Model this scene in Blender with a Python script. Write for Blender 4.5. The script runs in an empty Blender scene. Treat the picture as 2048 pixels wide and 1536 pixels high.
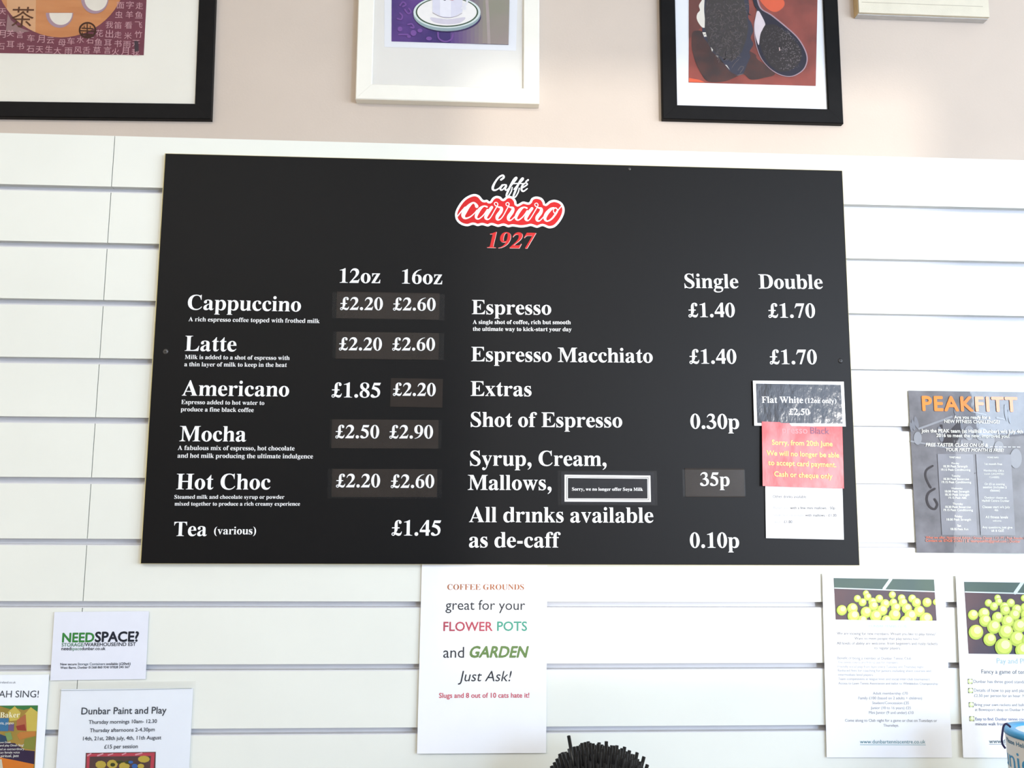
import bpy, math, random
from mathutils import Vector, Matrix
from mathutils.geometry import tessellate_polygon, delaunay_2d_cdt
random.seed(7)
scene = bpy.context.scene
COL = scene.collection

# ------------------------------------------------------------------ camera
H = 1.50                                   # eye height of the photographer (m)
FOC, PITCH, YAW, ROLL = 1716.0, 0.1271, -0.0489, 0.0070
CAMX, DIST = -0.0448, 1.4612               # metres from the slatted wall
_X = Matrix.Rotation(PITCH, 3, 'X'); _Y = Matrix.Rotation(YAW, 3, 'Y'); _Z = Matrix.Rotation(ROLL, 3, 'Z')
_UP = Matrix(((1, 0, 0), (0, 0, -1), (0, 1, 0)))
CAMR = _UP @ (_Y @ _X @ _Z)
EYE = Vector((CAMX, -DIST, H))
cam = bpy.data.cameras.new('camera')
cam.sensor_fit = 'HORIZONTAL'; cam.sensor_width = 36.0; cam.lens = FOC / 2048 * 36.0
cam.clip_start = 0.02
camo = bpy.data.objects.new('camera', cam); COL.objects.link(camo)
camo.matrix_world = Matrix.Translation(EYE) @ CAMR.to_4x4()
scene.camera = camo

# ------------------------------------------------------------------ sky, daylight, exposure
scene.view_settings.view_transform = 'Standard'
scene.view_settings.look = 'None'
scene.view_settings.gamma = 1.0
scene.view_settings.use_curve_mapping = False
scene.view_settings.exposure = 0.13
w = bpy.data.worlds.new('sky'); scene.world = w; w.use_nodes = True
w.node_tree.nodes['Background'].inputs[0].default_value = (0.62, 0.78, 1.0, 1)
w.node_tree.nodes['Background'].inputs[1].default_value = 1.2

def area(name, loc, aim, sx, sy, watts, rgb, spread=180):
    l = bpy.data.lights.new(name, 'AREA'); l.shape = 'RECTANGLE'; l.size = sx; l.size_y = sy
    l.energy = watts; l.color = rgb; l.spread = math.radians(spread)
    o = bpy.data.objects.new(name, l); COL.objects.link(o); o.location = loc
    o.rotation_euler = (Vector(aim) - Vector(loc)).to_track_quat('-Z', 'Y').to_euler()
    return o
area('side_window_sky', (2.92, -2.03, 2.10), (1.2, -1.2, 1.5), 1.8, 0.6, 40, (0.70, 0.84, 1.0))
area('side_window_street', (2.92, -2.1, 1.35), (1.2, -1.2, 1.5), 1.9, 0.9, 26, (0.92, 0.96, 1.0))
area('front_window_daylight', (2.24, -3.96, 1.66), (1.2, 0.0, 1.5), 0.88, 1.5, 88, (0.50, 0.69, 1.0))
area('ceiling_panel_lamp', (-0.7, -2.35, 2.92), (-0.6, -1.9, 0.5), 3.0, 1.6, 84, (1.0, 0.965, 0.90))
sun = bpy.data.lights.new('sun', 'SUN'); sun.energy = 1.3; sun.angle = math.radians(1.3); sun.color = (1.0, 0.95, 0.88)
suno = bpy.data.objects.new('sun', sun); COL.objects.link(suno)
suno.rotation_euler = Vector((-0.46, 1.0, -0.05)).to_track_quat('-Z', 'Y').to_euler()

# ------------------------------------------------------------------ helpers
def lin(c):
    c = c / 255.0
    return c / 12.92 if c <= 0.04045 else ((c + 0.055) / 1.055) ** 2.4

MATS = {}
def mat(name, rgb, rough=0.6, spec=0.3, var=0.0, scale=30.0, bump=0.0, bscale=200.0, rgb2=None, contrast=(0.35, 0.65), detail=4.0, coat=0.0, metal=0.0, stretch=None):
    """Procedural surface: a Principled shader whose colour drifts with a noise texture and whose relief is a second noise."""
    if name in MATS: return MATS[name]
    m = bpy.data.materials.new(name); m.use_nodes = True; MATS[name] = m
    nt = m.node_tree; b = nt.nodes['Principled BSDF']
    c1 = tuple(lin(v) for v in rgb)
    b.inputs['Roughness'].default_value = rough
    b.inputs['Specular IOR Level'].default_value = spec
    b.inputs['Coat Weight'].default_value = coat
    b.inputs['Coat Roughness'].default_value = 0.05
    b.inputs['Metallic'].default_value = metal
    tc = nt.nodes.new('ShaderNodeTexCoord')
    co = tc.outputs['Object']
    if stretch:
        mp = nt.nodes.new('ShaderNodeMapping'); mp.inputs['Scale'].default_value = stretch
        nt.links.new(co, mp.inputs[0]); co = mp.outputs[0]
    n = nt.nodes.new('ShaderNodeTexNoise'); n.inputs['Scale'].default_value = scale; n.inputs['Detail'].default_value = detail
    nt.links.new(co, n.inputs['Vector'])
    r = nt.nodes.new('ShaderNodeValToRGB')
    r.color_ramp.elements[0].position, r.color_ramp.elements[1].position = contrast
    c2 = tuple(lin(v) for v in rgb2) if rgb2 else tuple(v * (1 - var) for v in c1)
    r.color_ramp.elements[0].color = (*c1, 1); r.color_ramp.elements[1].color = (*c2, 1)
    nt.links.new(n.outputs['Fac'], r.inputs['Fac']); nt.links.new(r.outputs['Color'], b.inputs['Base Color'])
    if bump:
        n2 = nt.nodes.new('ShaderNodeTexNoise'); n2.inputs['Scale'].default_value = bscale; n2.inputs['Detail'].default_value = 2
        nt.links.new(co, n2.inputs['Vector'])
        bp = nt.nodes.new('ShaderNodeBump'); bp.inputs['Strength'].default_value = bump; bp.inputs['Distance'].default_value = 0.002
        nt.links.new(n2.outputs['Fac'], bp.inputs['Height']); nt.links.new(bp.outputs['Normal'], b.inputs['Normal'])
        if coat: nt.links.new(bp.outputs['Normal'], b.inputs['Coat Normal'])
    return m

def clear(name, tint=(1, 1, 1), gloss=0.02, rough=0.02, milky=0.0):
    """Thin clear sheet (picture glass, sticky tape, plastic sleeve): lets light through, mirrors a little, may be slightly milky."""
    if name in MATS: return MATS[name]
    m = bpy.data.materials.new(name); m.use_nodes = True; MATS[name] = m
    nt = m.node_tree; nt.nodes.clear()
    out = nt.nodes.new('ShaderNodeOutputMaterial'); tr = nt.nodes.new('ShaderNodeBsdfTransparent'); tr.inputs[0].default_value = (*tint, 1)
    gl = nt.nodes.new('ShaderNodeBsdfGlossy'); gl.inputs['Roughness'].default_value = rough
    fr = nt.nodes.new('ShaderNodeFresnel'); fr.inputs[0].default_value = 1.45
    mu = nt.nodes.new('ShaderNodeMath'); mu.operation = 'MULTIPLY'; mu.inputs[1].default_value = gloss * 25
    mx = nt.nodes.new('ShaderNodeMixShader'); df = nt.nodes.new('ShaderNodeBsdfDiffuse'); df.inputs[0].default_value = (0.8, 0.8, 0.8, 1)
    m2 = nt.nodes.new('ShaderNodeMixShader'); m2.inputs[0].default_value = milky
    nt.links.new(tr.outputs[0], m2.inputs[1]); nt.links.new(df.outputs[0], m2.inputs[2])
    nt.links.new(fr.outputs[0], mu.inputs[0]); nt.links.new(mu.outputs[0], mx.inputs[0])
    nt.links.new(m2.outputs[0], mx.inputs[1]); nt.links.new(gl.outputs[0], mx.inputs[2]); nt.links.new(mx.outputs[0], out.inputs[0])
    return m

def thing(name, label, cat, loc, group=None):
    o = bpy.data.objects.new(name, None); COL.objects.link(o); o.location = loc
    o.empty_display_size = 0.05
    o['label'] = label; o['category'] = cat
    if group: o['group'] = group
    return o

def root_loc(o):
    v = Vector((0, 0, 0))
    while o is not None:
        v += o.location; o = o.parent
    return v

def obj(name, verts, faces, m, parent=None, smooth=False, label=None, kind=None):
    me = bpy.data.meshes.new(name)
    off = root_loc(parent) if parent else Vector((0, 0, 0))
    me.from_pydata([Vector(v) - off for v in verts], [], faces); me.update()
    if m: me.materials.append(m)
    if smooth:
        for p in me.polygons: p.use_smooth = True
    o = bpy.data.objects.new(name, me); COL.objects.link(o)
    if parent: o.parent = parent
    if label: o['label'] = label
    if kind: o['kind'] = kind
    return o

def box_data(x0, x1, y0, y1, z0, z1):
    v = [(x0, y0, z0), (x1, y0, z0), (x1, y1, z0), (x0, y1, z0), (x0, y0, z1), (x1, y0, z1), (x1, y1, z1), (x0, y1, z1)]
    f = [(0, 3, 2, 1), (4, 5, 6, 7), (0, 1, 5, 4), (1, 2, 6, 5), (2, 3, 7, 6), (3, 0, 4, 7)]
    return v, f
def box(name, x0, x1, y0, y1, z0, z1, m, parent=None, **k):
    v, f = box_data(x0, x1, y0, y1, z0, z1); return obj(name, v, f, m, parent, **k)

def at(px, py, off=0.0):
    """Survey: where the sight line of a photo pixel meets the upright plane OFF metres in front of the slatted wall."""
    d = CAMR @ Vector(((px - 1024) / FOC, (768 - py) / FOC, -1.0))
    t = (-off - EYE.y) / d.y
    return EYE + d * t

def tess(contours):
    """Triangles of one outline with holes."""
    pts = [Vector((p[0], p[1], 0)) for c in contours for p in c]
    tris = tessellate_polygon([[Vector((p[0], p[1], 0)) for p in c] for c in contours])
    out = []
    for a, b, c in tris:
        A, B, C = pts[a], pts[b], pts[c]
        cr = (B.x - A.x) * (C.y - A.y) - (B.y - A.y) * (C.x - A.x)
        if abs(cr) < 1e-12: continue
        out.append((a, b, c) if cr > 0 else (a, c, b))
    return [(p.x, p.y) for p in pts], out

def union(V, F, eps=1e-7):
    """Melt overlapping flat faces into one non-overlapping layer."""
    ar = lambda t: abs(sum(V[t[i]][0] * V[t[(i + 1) % len(t)]][1] - V[t[(i + 1) % len(t)]][0] * V[t[i]][1] for i in range(len(t))))
    F = [t for t in F if ar(t) > eps * eps]
    if not F: return V, F
    r = delaunay_2d_cdt([Vector(p) for p in V], [], F, 0, eps)
    v = [(p.x, p.y) for p in r[0]]; out = []
    for t, src in zip(r[2], r[5]):
        if not src: continue                                        # covered by none of the outlines
        A, B, C = (v[i] for i in t)
        cr = (B[0] - A[0]) * (C[1] - A[1]) - (B[1] - A[1]) * (C[0] - A[0])
        if abs(cr) > 1e-14: out.append(tuple(t) if cr > 0 else tuple(t)[::-1])
    return v, out

# ------------------------------------------------------------------ a bold serif alphabet, drawn as outlines in 1000 units to the em
def path(s, n=6):
    tk = s.replace(',', ' ').split(); i = 0; cs = []; cur = []; cmd = None
    def num():
        nonlocal i
        v = float(tk[i]); i += 1; return v
    while i < len(tk):
        if tk[i] in 'MLCQZ': cmd = tk[i]; i += 1
        if cmd == 'Z': continue
        if cmd == 'M':
            if cur: cs.append(cur)
            cur = [(num(), num())]; cmd = 'L'
        elif cmd == 'L': cur.append((num(), num()))
        elif cmd == 'C':
            p0 = cur[-1]; a = (num(), num()); b = (num(), num()); c = (num(), num())
            for k in range(1, n + 1):
                t = k / n; u = 1 - t
                cur.append(tuple(u**3 * p0[j] + 3*u*u*t * a[j] + 3*u*t*t * b[j] + t**3 * c[j] for j in (0, 1)))
        elif cmd == 'Q':
            p0 = cur[-1]; a = (num(), num()); c = (num(), num())
            for k in range(1, n + 1):
                t = k / n; u = 1 - t
                cur.append(tuple(u*u * p0[j] + 2*u*t * a[j] + t*t * c[j] for j in (0, 1)))
    if cur: cs.append(cur)
    for c in cs:
        if len(c) > 2 and abs(c[0][0]-c[-1][0]) + abs(c[0][1]-c[-1][1]) < 1e-6: c.pop()
    return cs
def ell(cx, cy, rx, ry, n=28, p=2.0):
    r = []
    for k in range(n):
        a = 2 * math.pi * k / n; c, s = math.cos(a), math.sin(a)
        r.append((cx + rx * math.copysign(abs(c) ** (2 / p), c), cy + ry * math.copysign(abs(s) ** (2 / p), s)))
    return r
def stem(x0, x1, y0, y1, b=None, t=None, flag=None):
    s = ''
    if b: s += f'M {x0} {y0+62} Q {x0} {y0+21} {b[0]} {y0+19} L {b[0]} {y0} L {b[1]} {y0} L {b[1]} {y0+19} Q {x1} {y0+21} {x1} {y0+62} '
    else: s += f'M {x0} {y0} L {x1} {y0} '
    if t: s += f'L {x1} {y1-62} Q {x1} {y1-21} {t[1]} {y1-19} L {t[1]} {y1} L {t[0]} {y1} L {t[0]} {y1-19} Q {x0} {y1-21} {x0} {y1-62} Z'
    elif flag is not None: s += f'L {x1} {y1} L {flag} {y1} L {flag} {y1-19} Q {x0} {y1-21} {x0} {y1-66} Z'
    else: s += f'L {x1} {y1} L {x0} {y1} Z'
    return path(s)
def rect(x0, y0, x1, y1): return [[(x0, y0), (x1, y0), (x1, y1), (x0, y1)]]
ARCH = 'M {a} 385 C {b} 445 {c} 473 {d} 473 C {e} 473 {r} 425 {r} 335 L {r} 55 L {q} 55 L {q} 325 C {q} 375 {g} 396 {h} 396 C {i} 396 {j} 365 {a} 315 Z'
def arch(a, q, r):
    w = q - a
    return path(ARCH.format(a=a, b=a+w*.25, c=a+w*.5, d=a+w*.9, e=r-50, r=r, q=q, g=q-14, h=q-48, i=q-85, j=a+w*.18))
GL = {}
def G(ch, adv, *pieces): GL[ch] = (adv, list(pieces))
P = path
G(' ', 250)
G('A', 722, P('M 335 690 L 372 690 L 610 110 C 640 40 655 22 689 19 L 689 0 L 395 0 L 395 19 C 440 20 455 28 455 48 C 455 60 450 78 440 103 L 412 172 L 180 172 L 160 125 C 152 105 146 85 146 68 C 146 35 165 21 214 19 L 214 0 L 9 0 L 9 19 C 50 25 70 50 98 115 Z M 195 210 L 297 455 L 397 210 Z'))
G('B', 667, P('M 16 676 L 335 676 C 490 676 575 615 575 510 C 575 430 520 380 440 360 C 560 340 619 280 619 190 C 619 70 520 0 350 0 L 16 0 L 16 19 C 80 22 98 38 98 100 L 98 575 C 98 637 80 654 16 657 Z M 255 637 L 300 637 C 375 637 413 600 413 505 C 413 415 370 377 255 374 Z M 255 334 L 300 334 C 405 330 450 290 450 185 C 450 85 410 39 325 39 C 270 39 255 50 255 90 Z'))
G('C', 722, P('M 648 691 L 648 450 L 626 450 C 598 585 530 647 435 647 C 300 647 222 530 222 345 C 222 140 305 35 440 35 C 530 35 600 75 665 155 L 687 133 C 620 30 525 -19 405 -19 C 190 -19 49 125 49 332 C 49 540 195 691 400 691 C 455 691 495 682 535 668 C 560 660 572 657 585 657 C 605 657 620 668 627 691 Z'))
G('D', 722, P('M 14 676 L 350 676 C 570 676 690 550 690 340 C 690 130 560 0 340 0 L 14 0 L 14 19 C 85 22 105 38 105 100 L 105 575 C 105 637 85 654 14 657 Z M 262 637 L 320 637 C 460 637 520 540 520 340 C 520 140 455 39 325 39 C 280 39 262 48 262 75 Z'))
G('E', 667, P('M 16 676 L 598 676 L 601 498 L 579 498 C 558 600 510 637 395 637 L 290 637 C 265 637 255 630 255 605 L 255 372 C 365 370 390 390 408 485 L 430 485 L 430 215 L 408 215 C 392 310 365 332 255 332 L 255 80 C 255 48 268 39 310 39 C 490 39 560 70 619 188 L 641 188 L 615 0 L 16 0 L 16 19 C 80 22 98 38 98 100 L 98 575 C 98 637 80 654 16 657 Z'))
G('F', 611, P('M 16 676 L 577 676 L 583 490 L 561 490 C 540 600 500 637 395 637 L 290 637 C 265 637 256 630 256 605 L 256 368 C 365 366 390 390 408 485 L 430 485 L 430 212 L 408 212 C 392 305 365 328 256 328 L 256 100 C 256 38 275 22 350 19 L 350 0 L 16 0 L 16 19 C 80 22 99 38 99 100 L 99 575 C 99 637 80 654 16 657 Z'))
G('G', 778, P('M 650 691 L 655 455 L 633 455 C 600 585 530 650 430 650 C 290 650 210 535 210 340 C 210 130 285 20 425 20 C 465 20 490 32 490 60 L 490 220 C 490 285 472 302 395 305 L 395 324 L 755 324 L 755 305 C 680 300 660 285 660 220 L 660 50 C 590 5 510 -19 410 -19 C 180 -19 37 120 37 330 C 37 545 190 691 405 691 C 500 691 540 660 585 660 C 605 660 620 670 628 691 Z'))
G('H', 778, stem(105, 262, 0, 676, (21, 346), (21, 346)), stem(518, 675, 0, 676, (434, 759), (434, 759)), rect(250, 320, 530, 366))
G('L', 667, P('M 19 676 L 352 676 L 352 657 C 275 654 258 637 258 575 L 258 90 C 258 50 270 40 312 40 C 480 40 560 90 616 235 L 638 232 L 610 0 L 19 0 L 19 19 C 85 22 102 38 102 100 L 102 575 C 102 637 85 654 19 657 Z'))
G('M', 944, P('M 14 676 L 270 676 L 475 210 L 668 676 L 921 676 L 921 657 C 855 654 838 637 838 575 L 838 100 C 838 38 855 22 921 19 L 921 0 L 590 0 L 590 19 C 660 22 680 38 680 100 L 680 560 L 678 560 L 443 0 L 423 0 L 183 545 L 181 545 L 181 160 C 181 50 200 25 274 19 L 274 0 L 14 0 L 14 19 C 105 28 128 60 128 160 L 128 575 C 128 637 85 654 14 657 Z'))
G('N', 722, P('M 16 676 L 230 676 L 570 250 L 572 250 L 572 520 C 572 625 545 650 470 657 L 470 676 L 701 676 L 701 657 C 645 650 625 620 625 520 L 625 -18 L 600 -18 L 165 535 L 163 535 L 163 160 C 163 55 185 28 265 19 L 265 0 L 18 0 L 18 19 C 85 28 110 60 110 160 L 110 590 C 85 630 65 650 16 657 Z'))
G('O', 778, [ell(389, 336, 354, 355, 32), ell(389, 336, 182, 318, 32)[::-1]])
G('R', 722, P('M 26 676 L 340 676 C 510 676 605 610 605 490 C 605 400 550 345 450 322 L 640 75 C 670 38 690 22 715 19 L 715 0 L 520 0 L 275 315 L 265 315 L 265 100 C 265 38 282 22 345 19 L 345 0 L 26 0 L 26 19 C 92 22 108 38 108 100 L 108 575 C 108 637 92 654 26 657 Z M 265 637 L 325 637 C 405 637 440 590 440 490 C 440 385 395 355 265 353 Z'))
G('S', 556, P('M 465 692 L 478 465 L 456 465 C 425 580 355 655 265 655 C 205 655 165 620 165 570 C 165 510 215 475 320 415 C 455 340 513 275 513 180 C 513 60 420 -19 285 -19 C 220 -19 165 8 115 8 C 90 8 75 -2 66 -19 L 45 -19 L 35 220 L 57 220 C 95 90 170 22 270 22 C 340 22 385 62 385 120 C 385 180 340 218 240 275 C 105 350 48 420 48 510 C 48 620 130 692 255 692 C 320 692 355 667 395 667 C 418 667 432 675 442 692 Z'))
G('T', 667, P('M 31 676 L 636 676 L 636 500 L 613 500 C 595 600 550 640 450 640 L 412 640 L 412 100 C 412 38 432 22 508 19 L 508 0 L 159 0 L 159 19 C 235 22 255 38 255 100 L 255 640 L 217 640 C 117 640 72 600 54 500 L 31 500 Z'))
G('U', 722, P('M 16 676 L 340 676 L 340 657 C 270 654 255 637 255 575 L 255 230 C 255 100 300 40 400 40 C 510 40 570 105 570 235 L 570 520 C 570 625 545 650 470 657 L 470 676 L 701 676 L 701 657 C 645 650 625 620 625 520 L 625 230 C 625 70 530 -19 365 -19 C 195 -19 98 65 98 225 L 98 575 C 98 637 80 654 16 657 Z'))
G('W', 1000, P('M 4 676 L 303 676 L 303 657 C 258 655 242 645 242 622 C 242 608 246 592 252 573 L 372 200 L 470 480 L 440 573 C 420 635 405 650 360 657 L 360 676 L 670 676 L 670 657 C 615 654 598 645 598 622 C 598 608 603 590 609 573 L 725 205 L 838 530 C 848 560 853 582 853 600 C 853 638 830 654 775 657 L 775 676 L 981 676 L 981 657 C 935 645 918 620 895 555 L 700 -15 L 676 -15 L 500 405 L 348 -15 L 325 -15 L 92 565 C 65 640 50 654 4 657 Z'))
G('a', 500, P('M 40 345 C 30 420 110 473 225 473 C 350 473 415 430 415 335 L 415 90 C 415 60 422 50 438 50 C 455 50 465 58 478 78 L 488 68 C 465 15 425 -14 370 -14 C 320 -14 290 10 280 55 C 245 10 200 -14 145 -14 C 70 -14 25 30 25 95 C 25 190 110 240 278 290 L 278 345 C 278 405 262 437 215 437 C 185 437 160 425 160 405 C 160 390 172 385 172 355 C 172 320 145 296 108 296 C 68 296 43 318 40 345 Z M 278 255 C 200 225 162 180 162 120 C 162 80 180 58 212 58 C 235 58 255 70 278 95 Z'))
BOWL = 'M 201 400 C 232 450 272 473 327 473 C 447 473 521 370 521 235 C 521 90 442 -14 322 -14 C 272 -14 232 5 201 40 Z M 201 350 L 201 95 C 214 60 242 38 282 38 C 342 38 375 110 375 228 C 375 340 347 410 282 410 C 245 410 219 390 201 350 Z'
G('b', 556, stem(62, 201, 0, 676, None, None, 17), P(BOWL))
G('c', 444, P('M 430 115 C 390 30 330 -14 245 -14 C 110 -14 25 85 25 228 C 25 380 120 473 255 473 C 345 473 415 425 415 360 C 415 325 390 300 355 300 C 320 300 297 322 292 357 C 287 405 282 437 245 437 C 195 437 168 365 168 270 C 168 150 220 70 300 70 C 345 70 380 90 412 128 Z'))
G('d', 556, P('M 355 400 C 325 450 285 473 225 473 C 105 473 25 370 25 225 C 25 85 100 -14 215 -14 C 275 -14 320 10 355 55 Z M 355 350 L 355 110 C 335 65 310 42 272 42 C 205 42 172 115 172 230 C 172 345 205 412 268 412 C 308 412 338 392 355 350 Z'), P('M 355 0 L 534 28 L 534 47 C 505 48 494 58 494 90 L 494 676 L 303 676 L 303 657 C 345 654 355 640 355 605 Z'))
G('e', 444, P('M 426 108 C 380 25 320 -14 238 -14 C 105 -14 25 85 25 225 C 25 375 115 473 240 473 C 350 473 420 395 426 252 L 166 252 C 170 140 220 68 300 68 C 345 68 375 85 406 122 Z M 166 287 C 168 380 195 437 240 437 C 280 437 297 390 295 287 Z'))
G('f', 333, stem(70, 209, 0, 430, (14, 280)), rect(14, 418, 306, 461), P('M 70 400 L 70 490 C 72 620 145 691 262 691 C 335 691 388 655 388 602 C 388 570 365 548 333 548 C 300 548 278 570 278 602 C 278 635 272 655 250 655 C 215 655 209 610 209 540 L 209 400 Z'))
G('g', 500, [ell(225, 312, 185, 161), ell(225, 312, 62, 124)[::-1]], rect(350, 398, 483, 458), P('M 130 175 C 85 135 70 105 70 70 C 70 40 90 15 120 2 C 60 -25 28 -55 28 -100 C 28 -165 105 -206 235 -206 C 380 -206 478 -140 478 -40 C 478 50 415 90 310 90 L 235 90 C 195 92 180 100 180 118 C 180 130 190 142 205 162 Z M 150 -5 L 210 -12 L 300 -18 C 370 -20 405 -35 405 -80 C 405 -130 345 -162 245 -162 C 160 -162 110 -135 110 -85 C 110 -55 125 -30 150 -5 Z'))
G('h', 556, stem(62, 201, 0, 676, (16, 246), None, 16), arch(201, 350, 489), stem(350, 489, 0, 120, (304, 534)))
G('i', 278, stem(62, 201, 0, 461, (16, 255), None, 16), [ell(131, 617, 73, 73)])
G('\u0131', 278, stem(62, 201, 0, 461, (16, 255), None, 16))
G('k', 556, stem(68, 207, 0, 676, (22, 252), None, 22), P('M 200 255 L 330 372 C 360 400 365 415 365 422 C 365 436 352 441 320 442 L 320 461 L 510 461 L 510 442 C 455 438 430 425 380 380 L 318 322 L 470 90 C 500 45 515 28 543 19 L 543 0 L 305 0 L 305 19 C 335 20 345 26 345 38 C 345 48 335 65 320 90 L 232 228 L 200 200 Z'))
G('l', 278, stem(62, 201, 0, 676, (16, 255), None, 16))
G('m', 833, stem(62, 201, 0, 461, (16, 250), None, 16), arch(201, 346, 485), stem(346, 485, 0, 120, (305, 527)), arch(485, 630, 769), stem(630, 769, 0, 120, (588, 814)))
G('n', 556, stem(65, 204, 0, 461, (21, 250), None, 21), arch(204, 355, 494), stem(355, 494, 0, 120, (309, 539)))
G('o', 500, [ell(250, 230, 226, 244, 30), ell(250, 230, 80, 206, 30)[::-1]])
G('p', 556, stem(65, 204, -205, 461, (19, 262), None, 19), [[(x + 3, y) for x, y in c] for c in P(BOWL)])
G('r', 444, stem(73, 212, 0, 461, (29, 275), None, 29), P('M 205 285 C 225 375 250 405 275 400 C 295 395 300 345 355 345 C 400 345 434 372 434 410 C 434 448 405 473 360 473 C 290 473 240 430 205 360 Z'))
G('s', 389, P('M 319 473 L 328 335 L 308 335 C 285 405 240 440 195 440 C 160 440 138 422 138 395 C 138 362 170 345 235 310 C 325 262 361 220 361 145 C 361 50 290 -14 190 -14 C 150 -14 115 -2 85 -2 C 68 -2 58 -8 48 -14 L 32 -14 L 26 155 L 46 155 C 70 65 125 20 185 20 C 225 20 250 42 250 72 C 250 108 222 128 150 168 C 65 215 30 255 30 325 C 30 415 95 473 185 473 C 225 473 250 462 275 462 C 288 462 295 465 302 473 Z'))
G('t', 333, P('M 20 418 L 20 436 C 90 480 150 550 205 630 L 223 630 L 223 461 L 307 461 L 307 418 L 223 418 L 223 120 C 223 80 235 62 258 62 C 280 62 297 75 315 105 L 332 95 C 305 25 260 -12 195 -12 C 120 -12 84 25 84 110 L 84 418 Z'))
G('u', 556, P('M 16 461 L 201 461 L 201 130 C 201 85 217 60 250 60 C 285 60 320 85 349 130 L 349 395 C 349 430 338 440 305 442 L 305 461 L 488 461 L 488 85 C 488 45 500 33 537 30 L 537 12 L 349 -9 L 349 65 C 300 10 255 -14 200 -14 C 110 -14 62 35 62 130 L 62 395 C 62 430 50 440 16 442 Z'))
VV = 'M {0} 461 L {1} 461 L {1} 442 C 205 440 195 432 195 418 C 195 405 200 392 206 378 L 293 165 L 360 335 C 372 368 378 390 378 405 C 378 430 362 440 325 442 L 325 461 L 485 461 L 485 442 C 455 435 440 420 420 370 '
G('v', 500, P(VV.format(21, 245) + 'L 268 -14 L 245 -14 L 75 370 C 55 418 45 432 21 442 Z'))
G('y', 500, P(VV.format(16, 245) + 'L 262 -30 C 215 -150 170 -205 110 -205 C 65 -205 32 -175 32 -135 C 32 -100 55 -75 90 -75 C 130 -75 145 -105 150 -135 C 175 -135 200 -100 218 -50 L 232 -15 L 70 370 C 52 415 40 432 16 442 Z'))
G('w', 722, P('M 23 461 L 225 461 L 225 442 C 195 440 185 434 185 420 C 185 410 188 398 192 385 L 262 180 L 325 335 C 310 375 300 400 290 418 C 280 435 268 440 245 442 L 245 461 L 475 461 L 475 442 C 440 440 430 434 430 418 C 430 408 434 395 438 385 L 510 175 L 580 350 C 590 375 594 392 594 405 C 594 430 578 440 545 442 L 545 461 L 707 461 L 707 442 C 680 435 665 418 645 370 L 498 -14 L 473 -14 L 358 265 L 250 -14 L 226 -14 L 72 385 C 55 425 45 436 23 442 Z'))
G('x', 500, P('M 20 461 L 245 461 L 245 442 C 215 441 207 435 207 424 C 207 414 215 400 225 385 L 270 312 L 325 378 C 340 396 345 407 345 416 C 345 434 330 441 300 442 L 300 461 L 470 461 L 470 442 C 430 436 400 418 365 375 L 290 285 L 425 80 C 450 42 460 28 484 19 L 484 0 L 240 0 L 240 19 C 275 20 285 26 285 38 C 285 48 278 60 268 76 L 212 168 L 150 92 C 135 74 128 60 128 48 C 128 28 142 20 172 19 L 172 0 L 12 0 L 12 19 C 45 24 70 42 105 85 L 192 195 L 70 382 C 45 420 35 434 20 442 Z'))
G('z', 444, P('M 40 461 L 405 461 L 405 442 L 175 40 L 250 40 C 340 40 375 75 395 170 L 420 168 L 410 0 L 21 0 L 21 19 L 250 421 L 195 421 C 115 421 88 395 72 310 L 48 310 Z'))
G('0', 500, [ell(250, 337, 226, 351, 32), ell(250, 337, 84, 316, 32)[::-1]])
G('1', 500, P('M 65 577 L 65 597 C 150 615 230 650 300 688 L 327 688 L 327 110 C 327 40 345 22 442 19 L 442 0 L 75 0 L 75 19 C 165 22 188 40 188 110 L 188 510 C 188 560 178 583 150 583 C 125 583 100 580 65 577 Z'))
G('2', 500, P('M 40 480 C 60 610 140 688 250 688 C 370 688 445 615 445 510 C 445 420 390 345 290 245 L 165 122 L 340 122 C 405 122 430 140 455 200 L 478 195 L 425 0 L 17 0 L 17 20 L 165 195 C 265 315 300 390 300 465 C 300 545 255 590 190 590 C 135 590 95 555 62 475 Z'))
G('3', 500, P('M 40 525 C 70 630 140 688 235 688 C 340 688 405 630 405 545 C 405 475 370 430 320 400 C 420 365 468 300 468 215 C 468 80 355 -14 190 -14 C 85 -14 16 30 16 88 C 16 128 42 155 82 155 C 150 155 165 50 235 50 C 300 50 340 100 340 170 C 340 265 265 320 145 325 L 145 345 C 245 375 288 425 288 500 C 288 565 245 605 185 605 C 130 605 90 575 60 515 Z'))
G('4', 500, P('M 325 688 L 425 688 L 425 260 L 475 260 L 475 155 L 425 155 L 425 0 L 287 0 L 287 155 L 19 155 L 19 235 Z M 287 545 L 287 260 L 90 260 Z'))
G('5', 500, P('M 160 676 L 470 676 L 420 560 L 190 560 L 168 505 C 350 470 445 385 445 240 C 445 90 335 -8 175 -8 C 80 -8 22 30 22 85 C 22 125 48 150 88 150 C 150 150 165 72 225 65 C 290 60 330 105 330 180 C 330 290 240 365 60 385 Z'))
SIX = P('M 455 688 L 457 670 C 300 635 205 540 180 400 C 215 425 250 437 290 437 C 400 437 475 355 475 220 C 475 80 390 -13 257 -13 C 115 -13 28 95 28 260 C 28 490 190 665 455 688 Z M 172 345 C 169 315 168 285 168 250 C 168 110 200 25 255 25 C 305 25 328 90 328 205 C 328 320 300 390 245 390 C 215 390 190 375 172 345 Z')
G('6', 500, SIX)
G('7', 500, P('M 95 676 L 477 676 L 477 655 L 252 0 L 165 0 L 355 550 L 185 550 C 110 550 75 525 42 450 L 17 458 Z'))
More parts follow.
